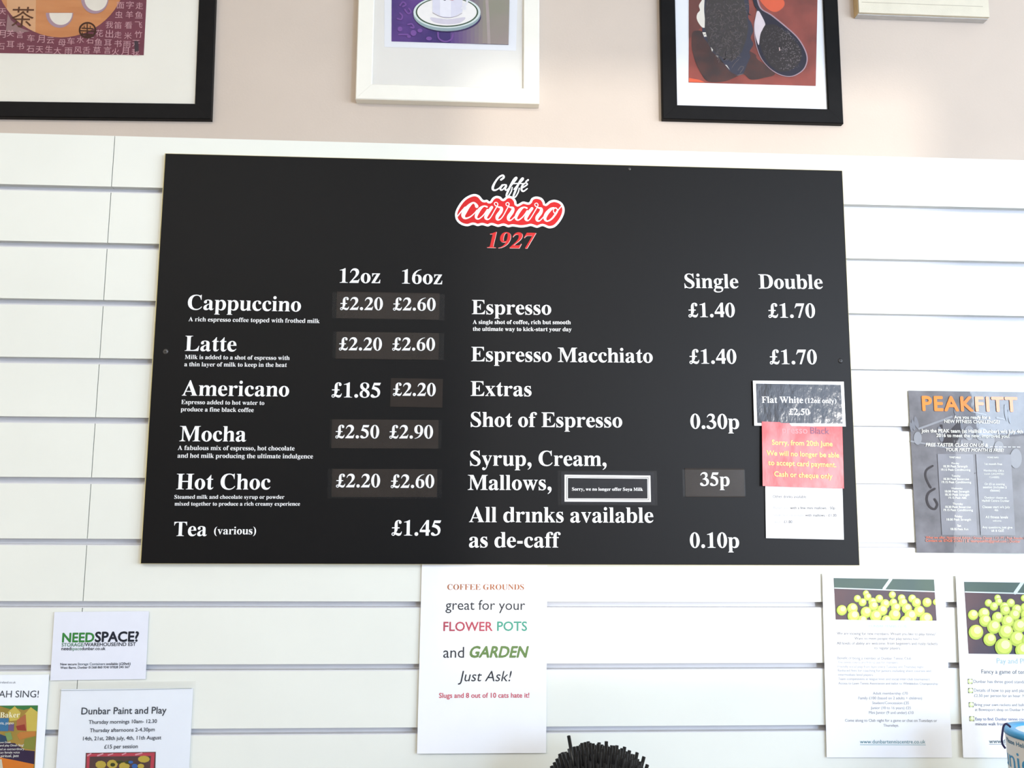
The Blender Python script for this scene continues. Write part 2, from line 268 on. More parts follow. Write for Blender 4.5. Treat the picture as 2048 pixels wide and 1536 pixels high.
G('8', 500, P('M 250 688 C 370 688 450 625 450 530 C 450 455 405 410 325 370 C 425 315 472 255 472 175 C 472 60 385 -13 250 -13 C 115 -13 28 55 28 160 C 28 245 80 300 170 335 C 85 385 45 440 45 515 C 45 620 125 688 250 688 Z M 245 655 C 305 655 340 608 340 530 C 340 480 325 435 293 395 C 205 455 163 505 163 572 C 163 622 195 655 245 655 Z M 205 310 C 305 245 352 190 352 118 C 352 60 315 25 255 25 C 190 25 148 75 148 165 C 148 225 165 270 205 310 Z'))
G('9', 500, [[(501 - x, 675 - y) for x, y in c] for c in SIX])
G('\u00a3', 500, rect(35, 315, 372, 360), P('M 150 320 L 150 470 C 150 610 220 684 325 684 C 405 684 455 640 455 580 C 455 540 430 515 393 515 C 358 515 335 540 335 572 C 335 610 345 648 318 648 C 285 648 280 590 280 520 L 290 320 Z'), P('M 150 330 L 290 330 C 290 250 270 180 215 128 C 255 128 300 95 350 95 C 400 95 440 125 457 180 L 477 175 C 465 55 420 -14 340 -14 C 270 -14 225 35 170 45 L 120 100 C 145 160 152 230 150 330 Z'), [ell(98, 62, 77, 76), ell(92, 58, 36, 34)[::-1]])
G('.', 250, [ell(125, 71, 84, 84, 20)])
G(',', 250, P('M 41 70 C 41 120 75 156 122 156 C 180 156 223 110 223 40 C 223 -60 160 -140 55 -180 L 48 -160 C 105 -125 135 -80 138 -20 C 132 -14 125 -14 118 -14 C 72 -14 41 22 41 70 Z'))
G('-', 333, rect(44, 171, 287, 287))
G('(', 333, P('M 306 694 L 306 672 C 215 600 180 480 180 262 C 180 40 215 -75 306 -146 L 306 -168 C 140 -110 46 60 46 262 C 46 470 140 635 306 694 Z'))
G(')', 333, P('M 27 694 L 27 672 C 118 600 153 480 153 262 C 153 40 118 -75 27 -146 L 27 -168 C 193 -110 287 60 287 262 C 287 470 193 635 27 694 Z'))
SERIF = {}
for ch, (adv, pcs) in GL.items():
    V, F = [], []
    for c in pcs:
        v, f = tess(c); b = len(V); V += v; F += [tuple(i + b for i in t) for t in f]
    if len(pcs) > 1: V, F = union(V, F, 1e-3)
    SERIF[ch] = (adv, V, F)

# the plain sans letters come from Blender's own built-in typeface: each sign is turned into a flat mesh once
SANS = {}
def load_sans(chars, key, bold):
    objs = []
    def mk(s):
        c = bpy.data.curves.new('sign', 'FONT'); c.body = s; c.resolution_u = 3; c.size = 1000
        o = bpy.data.objects.new('sign', c); COL.objects.link(o); return o
    for ch in chars: objs.append((ch, mk(ch), mk(ch + 'I')))
    ref = mk('I')
    dg = bpy.context.evaluated_depsgraph_get(); dg.update()
    def data(o):
        me = bpy.data.meshes.new_from_object(o.evaluated_get(dg), depsgraph=dg)
        v = [(p.co.x, p.co.y) for p in me.vertices]; f = [tuple(p.vertices) for p in me.polygons]
        bpy.data.meshes.remove(me); return v, f
    rx = max(v[0] for v in data(ref)[0])
    for ch, o, o2 in objs:
        v, f = data(o); v2, _ = data(o2)
        adv = max(p[0] for p in v2) - rx
        if bold:                                                     # embolden: add a pen line round every outline
            cnt = {}
            for t in f:
                for i in range(len(t)):
                    e = (t[i], t[(i + 1) % len(t)]); k = tuple(sorted(e)); cnt[k] = cnt.get(k, 0) + 1
            V2, F2 = list(v), [tuple(t) for t in f if abs((v[t[1]][0] - v[t[0]][0]) * (v[t[2]][1] - v[t[0]][1]) - (v[t[1]][1] - v[t[0]][1]) * (v[t[2]][0] - v[t[0]][0])) > 5]
            for (i, j), c in cnt.items():
                if c != 1: continue
                (ax, ay), (bx, by) = v[i], v[j]; L = math.hypot(bx - ax, by - ay)
                if L < 1e-6: continue
                nx, ny = -(by - ay) / L * bold, (bx - ax) / L * bold; tx, ty = (bx - ax) / L * bold * .6, (by - ay) / L * bold * .6; b = len(V2)
                V2 += [(ax + nx - tx * 0, ay + ny), (ax - tx, ay - ty), (ax - nx, ay - ny), (bx - nx, by - ny), (bx + tx, by + ty), (bx + nx, by + ny)]
                F2.append((b, b + 1, b + 2, b + 3, b + 4, b + 5))
            v, f = union(V2, F2, 1e-2)
        SANS[key, ch] = (adv, v, f)
    for o in [ref] + [q for t in objs for q in t[1:]]:
        c = o.data; bpy.data.objects.remove(o); bpy.data.curves.remove(c)

def glyph(font, ch):
    if font == 'serif': return SERIF[ch]
    if ch == ' ': return (270, [], [])
    return SANS[font, ch]

def layout(font, s, track=0.0):
    x = 0.0; V, F = [], []
    for ch in s:
        adv, v, f = glyph(font, ch); b = len(V)
        V += [(p[0] + x, p[1]) for p in v]; F += [tuple(i + b for i in t) for t in f]
        x += adv + track
    return V, F

# ------------------------------------------------------------------ flat sheets and what is printed on them
class Sheet:
    """A flat (or slightly lifting) rectangle parallel to the wall; maps surveyed pixels onto its surface."""
    def __init__(s, parent, q, off, lift=None):
        c = [at(x, y, off) for x, y in q]                       # TL TR BR BL
        s.parent, s.off, s.lift = parent, off, lift or {}
        ux = ((c[1] - c[0]) + (c[2] - c[3])) / 2; uz = ((c[0] - c[3]) + (c[1] - c[2])) / 2
        s.w, s.h = ux.length, uz.length
        s.u = ux.normalized(); s.v = Vector((-s.u.z, 0, s.u.x)); s.c = (c[0] + c[1] + c[2] + c[3]) / 4
        s.layer = 0
        if s.lift:
            c = [s.hit(x, y) for x, y in q]
            ux = ((c[1] - c[0]) + (c[2] - c[3])) / 2; uz = ((c[0] - c[3]) + (c[1] - c[2])) / 2; ux.y = uz.y = 0
            s.w, s.h = ux.length, uz.length
            s.u = ux.normalized(); s.v = Vector((-s.u.z, 0, s.u.x)); s.c = (c[0] + c[1] + c[2] + c[3]) / 4
    def hit(s, px, py):
        p = at(px, py, s.off)
        if s.lift:
            for k in range(3): p = at(px, py, s.off + s.raise_at(p))
        return p
    def raise_at(s, p):
        d = p - s.c; a = d.dot(s.u) / s.w + 0.5; b = d.dot(s.v) / s.h + 0.5
        L = s.lift
        r = L.get('l', 0) * (1 - a) + L.get('r', 0) * a + L.get('b', 0) * (1 - b) + L.get('t', 0) * b      # stands off evenly, so the sheet stays flat
        return r + L.get('all', 0)
    def put(s, p, eps):
        return Vector((p.x, -(s.off + s.raise_at(p) + eps), p.z))
    def pt(s, a, b, eps=0.0):
        """point at fractions a (left to right), b (bottom to top)"""
        return s.put(s.c + s.u * ((a - .5) * s.w) + s.v * ((b - .5) * s.h), eps)
    def solid(s, name, m, th=0.0004, n=12, margin=0.0):
        V, F = [], []
        for k, e in ((0, 0.0), (1, -th)):
            for j in range(n + 1):
                for i in range(n + 1):
                    V.append(s.pt(i / n * (1 + 2 * margin) - margin, j / n * (1 + 2 * margin) - margin, e))
        N = (n + 1) ** 2; ix = lambda i, j, k: k * N + j * (n + 1) + i
        for j in range(n):
            for i in range(n):
                F.append((ix(i, j, 0), ix(i + 1, j, 0), ix(i + 1, j + 1, 0), ix(i, j + 1, 0)))
                F.append((ix(i, j, 1), ix(i, j + 1, 1), ix(i + 1, j + 1, 1), ix(i + 1, j, 1)))
        for i in range(n):
            F += [(ix(i, 0, 1), ix(i + 1, 0, 1), ix(i + 1, 0, 0), ix(i, 0, 0)), (ix(i, n, 0), ix(i + 1, n, 0), ix(i + 1, n, 1), ix(i, n, 1)),
                  (ix(0, i, 0), ix(0, i + 1, 0), ix(0, i + 1, 1), ix(0, i, 1)), (ix(n, i, 1), ix(n, i + 1, 1), ix(n, i + 1, 0), ix(n, i, 0))]
        return obj(name, V, F, m, s.parent)
    def eps(s, e):
        if e is None:
            s.layer += 1; return 0.0002 + 0.00012 * s.layer
        return e
    def quad(s, q, m, name='print', n=1, e=None, parent=None):
        """printed panel between four surveyed corners (TL TR BR BL)"""
        c = [s.hit(x, y) for x, y in q]; e = s.eps(e); V, F = [], []
        for j in range(n + 1):
            for i in range(n + 1):
                a, b = i / n, j / n
                V.append(s.put((c[3] * (1 - a) + c[2] * a) * (1 - b) + (c[0] * (1 - a) + c[1] * a) * b, e))
        for j in range(n):
            for i in range(n):
                F.append((j * (n + 1) + i, j * (n + 1) + i + 1, (j + 1) * (n + 1) + i + 1, (j + 1) * (n + 1) + i))
        return obj(name, V, F, m, parent or s.parent)
    def shapes(s, polys, m, name='print', e=None, parent=None, clip=None, kind=None):
        """printed flat shapes; each is a list of outlines (the first one, then its holes) in surveyed pixels"""
        e = s.eps(e); V, F = [], []
        for cs in polys:
            if cs and not isinstance(cs[0][0], (tuple, list)): cs = [cs]
            if clip: cs = [c for c in (clip_poly(c, clip) for c in cs) if len(c) > 2]
            if not cs: continue
            W = []
            for c in cs:
                r = []
                for x, y in c:
                    p = s.hit(x, y); d = p - s.c; r.append((d.dot(s.u), d.dot(s.v)))
                W.append(r)
            v, f = tess(W); b = len(V)
            V += v; F += [tuple(i + b for i in t) for t in f]
        if 1 < len(polys) < 900: V, F = union(V, F)
        return obj(name, [s.put(s.c + s.u * x + s.v * y, e) for x, y in V], F, m, parent or s.parent, kind=kind)
    def text(s, string, font, x0, x1, y0, y1, m, e=None, vs=1.0, skew=0.0, fit=None, name='lettering', parent=None, track=0.0):
        """a line of lettering whose ink runs from x0 to x1 along the baseline y0..y1"""
        V, F = layout(font, string, track)
        a, b = s.hit(x0, y0), s.hit(x1, y1)
        fv = layout(font, fit, track)[0] if fit else V
        l = min(p[0] for p in fv); r = max(p[0] for p in fv)
        k = (b - a).length / (r - l); d = Vector((b.x - a.x, 0, b.z - a.z)).normalized(); up = Vector((-d.z, 0, d.x)); e = s.eps(e)
        W = [s.put(a + d * ((p[0] - l + skew * p[1]) * k) + up * (p[1] * k * vs), e) for p in V]
        return obj(name, W, F, m, parent or s.parent)

def clip_poly(poly, q):
    """keep what lies inside a convex outline"""
    out = list(poly); A = sum(q[i][0] * q[(i + 1) % len(q)][1] - q[(i + 1) % len(q)][0] * q[i][1] for i in range(len(q)))
    for i in range(len(q)):
        (ax, ay), (bx, by) = q[i], q[(i + 1) % len(q)]; inp, out = out, []
        side = lambda p: ((bx - ax) * (p[1] - ay) - (by - ay) * (p[0] - ax)) * (1 if A > 0 else -1)
        for k in range(len(inp)):
            p, n = inp[k], inp[(k + 1) % len(inp)]; sp, sn = side(p), side(n)
            if sp >= 0: out.append(p)
            if (sp >= 0) != (sn >= 0):
                t = sp / (sp - sn); out.append((p[0] + (n[0] - p[0]) * t, p[1] + (n[1] - p[1]) * t))
        if not out: return []
    return out

def smooth_line(pts, n=5, closed=False):
    r = []; N = len(pts)
    for i in range(N if closed else N - 1):
        g = (lambda k: pts[k % N]) if closed else (lambda k: pts[max(0, min(N - 1, k))])
        a, b, c, d = g(i - 1), g(i), g(i + 1), g(i + 2)
        for k in range(n):
            t = k / n
            r.append(tuple(0.5 * (2 * b[j] + (c[j] - a[j]) * t + (2 * a[j] - 5 * b[j] + 4 * c[j] - d[j]) * t * t + (3 * b[j] - a[j] - 3 * c[j] + d[j]) * t ** 3) for j in range(len(b))))
    if not closed: r.append(tuple(pts[-1]))
    return r
def brush(pts, w=None, n=5):
    """pen stroke: small overlapping quads and round ends; pts are (x, y) or (x, y, width)"""
    L = smooth_line([p if len(p) == 3 else (p[0], p[1], w) for p in pts], n); out = []
    left, right = [], []
    for i, (x, y, ww) in enumerate(L):
        a, b = L[max(0, i - 1)], L[min(len(L) - 1, i + 1)]
        dx, dy = b[0] - a[0], b[1] - a[1]; q = math.hypot(dx, dy) or 1
        left.append((x - dy / q * ww / 2, y + dx / q * ww / 2)); right.append((x + dy / q * ww / 2, y - dx / q * ww / 2))
    for i in range(len(L) - 1): out.append([left[i], left[i + 1], right[i + 1], right[i]])
    for x, y, ww in (L[0], L[-1]): out.append(ell(x, y, ww / 2, ww / 2, 10))
    return out

# ------------------------------------------------------------------ materials
WHITE_SLAT = mat('white_laminate', (230, 231, 222), 0.32, 0.4, var=0.03, scale=6)
CHANNEL = mat('channel_plastic', (208, 207, 210), 0.4, 0.4, var=0.03, scale=20)
PLASTER = mat('beige_paint', (205, 190, 176), 0.75, 0.25, var=0.05, scale=5, bump=0.08, bscale=260)
FLOORM = mat('floor_vinyl', (150, 130, 105), 0.5, 0.3, var=0.2, scale=8)
CEILM = mat('ceiling_paint', (235, 230, 220), 0.8, 0.2, var=0.03)
SIDEM = mat('side_wall_paint', (214, 205, 192), 0.8, 0.2, var=0.04)
PAPER = mat('white_paper', (238, 238, 240), 0.6, 0.25, var=0.02, scale=15)
MATBOARD = mat('mount_card', (244, 240, 228), 0.8, 0.15, var=0.03, scale=8)
BLACKWOOD = mat('black_frame_paint', (18, 17, 18), 0.5, 0.12, var=0.2, scale=60)
WHITEWOOD = mat('white_frame_paint', (238, 234, 222), 0.4, 0.35, var=0.03, scale=20)
BOARD = mat('black_board', (12, 12, 14), 0.5, 0.17, var=0.15, scale=3)
CORE = mat('cream_board_core', (206, 192, 140), 0.7, 0.2, var=0.15, scale=40)
INK = mat('white_vinyl', (240, 240, 240), 0.5, 0.3, var=0.01)
def ink(r, g, b): return mat('ink_%d_%d_%d' % (r, g, b), (r, g, b), 0.6, 0.2, var=0.04, scale=80)
GLASS = clear('picture_glass', gloss=0.02)
FILM = clear('clear_film', gloss=0.004, rough=0.3, milky=0.002)
SLEEVE = clear('plastic_sleeve', gloss=0.015, rough=0.3, milky=0.012)
LAMINATE = clear('laminate_film', gloss=0.05, rough=0.03)

# ------------------------------------------------------------------ room shell
def struct(o): o['kind'] = 'structure'; return o
XL, XR, YF, ZC = -2.6, 2.95, -4.0, 2.95
WY = 0.018                                  # the painted wall lies this far behind the slat faces
wall = struct(box('wall_back', XL, XR, WY, 0.13, 0, ZC, PLASTER))
struct(box('floor', XL, XR, YF, WY, -0.05, 0.0, FLOORM))
struct(box('ceiling', XL, XR, YF, WY, ZC, ZC + 0.05, CEILM))
struct(box('wall_left', XL - 0.1, XL, YF, WY, 0, ZC, SIDEM))
def wall_with_holes(name, u0, u1, z0, z1, holes, place):
    us = sorted({u0, u1, *[h[0] for h in holes], *[h[1] for h in holes]}); zs = sorted({z0, z1, *[h[2] for h in holes], *[h[3] for h in holes]})
    V, F = [], []
    for i in range(len(us) - 1):
        for j in range(len(zs) - 1):
            cu, cz = (us[i] + us[i + 1]) / 2, (zs[j] + zs[j + 1]) / 2
            if any(h[0] < cu < h[1] and h[2] < cz < h[3] for h in holes): continue
            v, f = place(us[i], us[i + 1], zs[j], zs[j + 1]); b = len(V); V += v; F += [tuple(k + b for k in t) for t in f]
    return struct(obj(name, V, F, SIDEM))
wall_with_holes('wall_right', YF, WY, 0, ZC, [(-3.06, -1.14, 0.9, 2.4)], lambda a, b, c, d: box_data(XR, XR + 0.1, a, b, c, d))
wall_with_holes('wall_front', XL, XR, 0, ZC, [(1.79, 2.69, 1.42, 2.47)], lambda a, b, c, d: box_data(a, b, YF - 0.1, YF, c, d))

# slatted lower wall: one slat per row on either side of the sheet seam, a plastic channel in every groove
Z0 = H + 0.6218; SEAM = -0.6692; TOPZ = at(1024, 293).z
prev = TOPZ
for k in range(1, 13):
    zt = Z0 - 0.1 * k
    for x0, x1 in ((XL, SEAM - 0.0007), (SEAM + 0.0007, XR)):
        v, f = box_data(x0, x1, 0.0, WY, zt, prev)
        obj('slat', v, f, WHITE_SLAT, wall)
    zb = zt - 0.0108; y0, yb, yf = WY, 0.0125, 0.0004
    prof = [(y0, zt), (yb, zt), (yb, zb + 0.0016), (yf, zb + 0.0016), (yf, zb), (y0, zb)]
    V = [(XL, a, b) for a, b in prof] + [(XR, a, b) for a, b in prof]
    F = [tuple(range(6)), tuple(range(11, 5, -1))] + [(i, i + 6, (i + 1) % 6 + 6, (i + 1) % 6) for i in range(6)]
    obj('groove_channel', V, F, CHANNEL, wall)
    prev = zb
box('lower_panel', XL, XR, 0.0, WY, 0.0, prev, WHITE_SLAT, wall)
struct(box('trim_1', -1.1, 2.0, -0.62, 0.0, 0.955, 0.995, mat('worktop', (120, 100, 80), 0.4, 0.4, var=0.2, scale=20)))
struct(box('trim_2', -1.1, 2.0, -0.58, 0.0, 0.0, 0.955, SIDEM))

# ------------------------------------------------------------------ framed pictures
def frame(name, label, bl, br, width, height, rail, depth, mats, anchor, extra_side=True):
    """hung picture; BL/BR are the surveyed lower corners of its face, ANCHOR which of them is trusted"""
    off = depth                                  # distance of the frame's face from the painted wall
    a, b = at(*bl, off - WY), at(*br, off - WY)
    if width: a = b - (b - a).normalized() * width
    ux = (b - a).normalized(); uz = Vector((-ux.z, 0, ux.x)); W = (b - a).length
    t = thing(name, label, 'picture', ((a.x + b.x) / 2, 0, (a.z + b.z) / 2))
    def L(u, v, o): p = a + ux * u + uz * v; return Vector((p.x, -o + WY, p.z))
    ou = [(0, 0), (W, 0), (W, height), (0, height)]; inn = [(rail, rail), (W - rail, rail), (W - rail, height - rail), (rail, height - rail)]
    for i in range(4):
        j = (i + 1) % 4; c = 0.0015
        din = lambda p, q, k: tuple(p[m] + (q[m] - p[m]) * k for m in (0, 1))
        gap = 0.00012
        o0, o1, i1, i0 = ou[i], ou[j], inn[j], inn[i]
        e = [(o0, 0.0005), (o1, 0.0005), (i1, 0.0005), (i0, 0.0005), (o0, off - c), (o1, off - c), (i1, off - c), (i0, off - c),
             (din(o0, i0, .05), off), (din(o1, i1, .05), off), (din(i1, o1, .05), off), (din(i0, o0, .05), off)]
        d = ((o1[0] - o0[0]), (o1[1] - o0[1])); q = math.hypot(*d); d = (d[0] / q * gap, d[1] / q * gap)
        sg = [1, -1, -1, 1, 1, -1, -1, 1, 1, -1, -1, 1]
        V = [L(p[0] + d[0] * s, p[1] + d[1] * s, o) for (p, o), s in zip(e, sg)]
        F = [(0, 3, 2, 1), (0, 1, 5, 4), (2, 3, 7, 6), (1, 2, 6, 5), (3, 0, 4, 7), (4, 5, 9, 8), (5, 6, 10, 9), (6, 7, 11, 10), (7, 4, 8, 11), (8, 9, 10, 11)]
        obj('frame_rail', V, F, mats[0], t)
    m0 = rail - 0.004
    V = [L(u, v, o) for o in (0.0015, off - 0.005) for u, v in ((m0, m0), (W - m0, m0), (W - m0, height - m0), (m0, height - m0))]
    obj('mount', V, [(0, 3, 2, 1), (4, 5, 6, 7), (0, 1, 5, 4), (1, 2, 6, 5), (2, 3, 7, 6), (3, 0, 4, 7)], mats[1], t)
    V = [L(u, v, o) for o in (off - 0.0036, off - 0.0024) for u, v in ((m0, m0), (W - m0, m0), (W - m0, height - m0), (m0, height - m0))]
    obj('glass', V, [(0, 3, 2, 1), (4, 5, 6, 7), (0, 1, 5, 4), (1, 2, 6, 5), (2, 3, 7, 6), (3, 0, 4, 7)], GLASS, t)
    return t, off - WY - 0.005

# left: tea picture
t, o = frame('framed_picture', 'black framed picture of tea bowls on an orange disc with Chinese characters', (0, 233.5), (421.5, 238.5), 0.62, 0.50, 0.029, 0.0115, (BLACKWOOD, MATBOARD), 'br')
art = obj('art_print', *(lambda q: ([*q], [(3, 2, 1, 0)]))([at(x, y, o + 0.0003) for x, y in ((-230, -250), (305, -240), (287.5, 110.5), (-222, 103))]), mat('maroon_print', (124, 62, 78), 0.7, 0.2, var=0.12, scale=25), t)
S = Sheet(t, ((-230, -250), (305, -240), (287.5, 110.5), (-222, 103)), o + 0.0003); S.parent = art
DISC = mat('orange_disc', (216, 150, 98), 0.7, 0.2, scale=9, rgb2=(203, 134, 84), stretch=(1, 1, 6))
S.shapes([ell(122, -60, 133, 135, 60)], DISC, 'disc')
S.shapes([clip_poly([(14, -40), (73, -40), (71, 64), (64, 66), (14, 60)], ell(122, -60, 133, 135, 60))], ink(222, 172, 128), 'patch')
S.shapes([[(16, 28), (22, 40), (38, 55), (60, 63), (46, 65), (12, 63)]], ink(160, 125, 125), 'patch')
BW = ink(236, 228, 214); BS = ink(176, 146, 158)
def halfbowl(cx, y, r, d): return [(cx - r, y)] + [(cx - r * math.cos(k / 14 * math.pi), y + d * math.sin(k / 14 * math.pi)) for k in range(1, 14)] + [(cx + r, y)]
for bx, by in ((119.5, 26), (190, -2)):
    S.shapes([halfbowl(bx, by, 27.5, 30)], BS, 'bowl'); S.shapes([halfbowl(bx + 2.5, by + 0.5, 23, 24)], BW, 'bowl')
DK = ink(72, 42, 30)
S.shapes([[ell(175.5, 61, 17.5, 16.5, 32), ell(175.5, 61, 14.2, 13.2, 32)[::-1]]], DK, 'seal')
S.shapes(brush([(175, 49), (175, 73)], 2.2) + brush([(165, 57), (186, 58)], 2.2) + brush([(162, 62), (189, 63)], 2.2) + brush([(166, 69), (185, 70)], 2.4) + brush([(169, 53), (169, 57)], 1.8) + brush([(181, 53), (181, 57)], 1.8) + brush([(165, 66), (165, 72)], 2) + brush([(171, 74), (184, 73)], 4), DK, 'seal')
CJK = [(5, 22, '天'), (4, 45, '云'), (4, 68, '月'), (21, 66, '关'), (40, 69, '言'), (62, 76, '车'), (82, 78, '月'), (101, 80, '云'), (124, 85, '母'), (142, 82, '车'), (161, 79, '水'), (180, 80, '石'),
       (2, 92, '石'), (21, 88, '耳'), (41, 92, '书'), (61, 97, '石'), (79, 98, '天'), (98, 98, '生'), (115, 101, '大'), (137, 101, '雨'), (156, 99, '风'), (173, 100, '舌'), (194, 100, '草'), (215, 100, '言'), (231, 103, '火'), (250, 103, '月'), (271, 104, '我'),
       (199, 66, '花'), (197, 84, '鱼'), (219, 49, '我'), (219, 68, '出'), (216, 85, '耳'), (236, 50, '笛'), (236, 69, '走'), (236, 87, '书'), (238, 29, '虫'), (259, 29, '羊'), (257, 50, '看'), (256, 71, '米'), (254, 88, '雨'), (278, 30, '鱼'), (277, 49, '飞'), (277, 68, '竹'), (272, 86, '开'), (279, 11, '走'), (260, 10, '字'), (241, 10, '面')]
load_sans(sorted({c[2] for c in CJK} | {'茶'}), 'cjk', 0)
load_sans("ABCDEFGHIJKLMNOPQRSTUVWXYZabcdefghijklmnopqrstuvwxyz0123456789.,:;!?()/&@|-+'%\u00a3", 'light', 0)
load_sans("ABCDEFGHIJKLMNOPQRSTUVWXYZabcdefghijklmnopqrstuvwxyz0123456789.,:;!?()/&@|-+'%\u00a3", 'bold', 16)
load_sans("ABCDEFGHIJKLMNOPQRSTUVWXYZabcdefghijklmnopqrstuvwxyz0123456789.,:;!?()/&@|-+'%\u00a3", 'heavy', 32)
PALE = ink(214, 166, 172)
for cx, cy, ch in CJK: S.text(ch, 'cjk', cx - 7.5, cx + 7.5, cy + 6.5, cy + 6.7, PALE, e=0.0009, name='character')
S.text('茶', 'cjk', 21, 66, 51, 51.5, ink(92, 48, 24), e=0.0010, name='character', skew=0.06)
S.shapes([[(269, 82), (277, 83), (278, 103), (270, 104)]], ink(74, 58, 66), 'stamp', e=0.0012)

# middle: coffee cup picture
t, o = frame('framed_picture', 'white framed picture of a coffee cup on a purple cloth', (710.5, 197.5), (1078.5, 207.5), None, 0.47, 0.029, 0.019, (WHITEWOOD, mat('grey_mount_card', (236, 232, 224), 0.8, 0.15, var=0.03, scale=8)), 'bl')
pc = [(769, -260), (1042, -254), (1032, 101.5), (768.5, 94)]
sheet = obj('art_paper', [at(x, y, o + 0.0004) for x, y in pc] + [at(x, y, o - 0.0001) for x, y in pc], [(3, 2, 1, 0), (0, 1, 5, 4), (1, 2, 6, 5), (2, 3, 7, 6), (3, 0, 4, 7)], PAPER, t)
S = Sheet(t, pc, o + 0.0004); S.parent = sheet
iq = [(784, -250), (1024, -246), (1017, 90), (783, 83)]
PURP = mat('purple_cloth_print', (70, 52, 116), 0.7, 0.2, scale=11, rgb2=(108, 72, 146), contrast=(0.4, 0.7))
S.quad(iq, PURP, 'image')
for k in range(9):                                                    # the cloth fades from purple to beige towards the right
    f = k / 8; x0, x1 = 905 + k * 8, 905 + (k + 1) * 8 if k < 8 else 1024
    S.shapes([[(x0, -247), (x1 + .5, -246), (x1 - 3, 91), (x0 - 4, 88)]], mat('cloth_print_%d' % k, (100 + 62 * f, 72 + 76 * f, 136 + 6 * f), 0.7, 0.2, scale=14, rgb2=(110 + 44 * f, 84 + 66 * f, 144 - 10 * f)), 'image', clip=iq)
S.shapes(brush([(973, -10), (976, 40), (978, 88)], 6), ink(178, 164, 160), 'image', clip=iq)
LIL = ink(128, 88, 160)
S.shapes(sum([brush(p, 3) for p in ([(800, 12), (806, 5), (812, 10), (806, 14)], [(795, 38), (802, 40), (805, 33), (800, 27)], [(810, 20), (816, 28), (822, 25), (818, 18)], [(816, 50), (824, 49), (828, 56), (822, 56)], [(876, 66), (878, 78), (890, 84), (902, 80), (906, 70)], [(798, 70), (816, 70)])], []) + [ell(800, 59, 5, 5, 12), ell(827, 67, 6, 6, 12), ell(840, 62, 5, 4, 12), ell(818, 74, 4, 3, 10), ell(858, 78, 6, 4, 10)], LIL, 'image', clip=iq)
S.shapes([ell(896, 35, 66, 30, 40)], ink(70, 56, 100), 'image', clip=iq)
S.shapes([ell(894, 30, 67, 33.5, 44)], ink(158, 176, 178), 'saucer', clip=iq)
S.shapes([ell(894, 25.5, 67, 32, 44)], ink(222, 230, 226), 'saucer', clip=iq)
S.shapes([[ell(894, 25.5, 62.5, 29.5, 44), ell(894, 25.3, 59.5, 27.3, 44)[::-1]]], ink(74, 96, 76), 'saucer', clip=iq)
S.shapes([ell(894, 25.3, 59.5, 27.3, 44)], ink(232, 228, 224), 'saucer', clip=iq)
S.shapes([smooth_line([(862, 36), (868, 46), (895, 50), (920, 47), (930, 36), (895, 40)], 4, True)], ink(204, 198, 208), 'saucer', clip=iq)
S.shapes([[(865, -60)] + [(865 + 60 * k / 10, 25 + 11.5 * math.sin(k / 10 * math.pi) + k * 0.05) for k in range(11)] + [(925, -60)]], ink(212, 210, 222), 'cup', clip=iq)
S.shapes([[(880, -60), (902, -60), (902, 36), (880, 34)]], ink(226, 224, 230), 'cup', clip=iq)
S.shapes(brush([(924, 18), (932, 10), (937, -4)], 4) + brush([(927, 8), (931, 18), (928, 20)], 3), ink(224, 222, 226), 'cup', clip=iq)
S.shapes(brush([(885, -1), (890, 1)], 4), ink(60, 66, 82), 'cup', clip=iq); S.shapes(brush([(900, 0), (906, 0.5)], 4), ink(190, 58, 70), 'cup', clip=iq)
S.shapes(brush([(865.5, 27), (880, 34.5), (895, 36.8), (912, 34.5), (924, 28)], 0.8), ink(160, 150, 166), 'cup', clip=iq)

# right: tea leaf picture
t, o = frame('framed_picture', 'black framed photograph of loose tea in a dish and a spoon', (1325.5, 237.5), (1687.5, 247), None, 0.47, 0.0275, 0.0115, (BLACKWOOD, PAPER), 'bl')
iq = [(1380, -250), (1640, -244), (1631.5, 172), (1377, 165)]
art = obj('art_print', [at(x, y, o + 0.0004) for x, y in iq], [(3, 2, 1, 0)], mat('red_cloth_print', (156, 78, 68), 0.7, 0.2, scale=22, rgb2=(122, 60, 54)), t)
S = Sheet(t, iq, o + 0.0004); S.parent = art
K = lambda L: [(1320 + x / 5.39, y / 5.39) for x, y in L]
S.shapes([smooth_line(K([(1080, -20), (1300, -20), (1340, 60), (1250, 130), (1150, 90)]), 4, True), K([(310, 840), (420, 860), (490, 890), (310, 885)])], ink(226, 100, 66), 'cloth')
S.shapes([K([(310, 0), (470, 0), (440, 300), (310, 420)])], ink(112, 64, 58), 'cloth')
S.shapes([smooth_line(K([(420, 330), (340, 450), (372, 640), (440, 790), (520, 880), (690, 880), (820, 830), (900, 800), (980, 860), (1120, 840), (1240, 790), (1050, 640), (980, 560)]), 4, True)], mat('dark_cloth_print', (84, 54, 50), 0.7, 0.2, scale=40, rgb2=(62, 46, 46)), 'cloth')
S.shapes([smooth_line(K([(470, -30), (420, 60), (428, 110), (396, 160), (400, 220), (450, 290), (455, 350), (470, 410), (510, 460), (540, 510), (560, 560), (610, 600), (650, 640), (690, 690), (740, 760), (800, 800), (850, 812), (900, 790), (935, 700), (975, 610), (962, 560), (1005, 480), (975, 410), (1002, 340), (985, 250), (950, 190), (962, 110), (950, -30)]), 3)], ink(58, 58, 74), 'dish')
WH = ink(236, 228, 214)
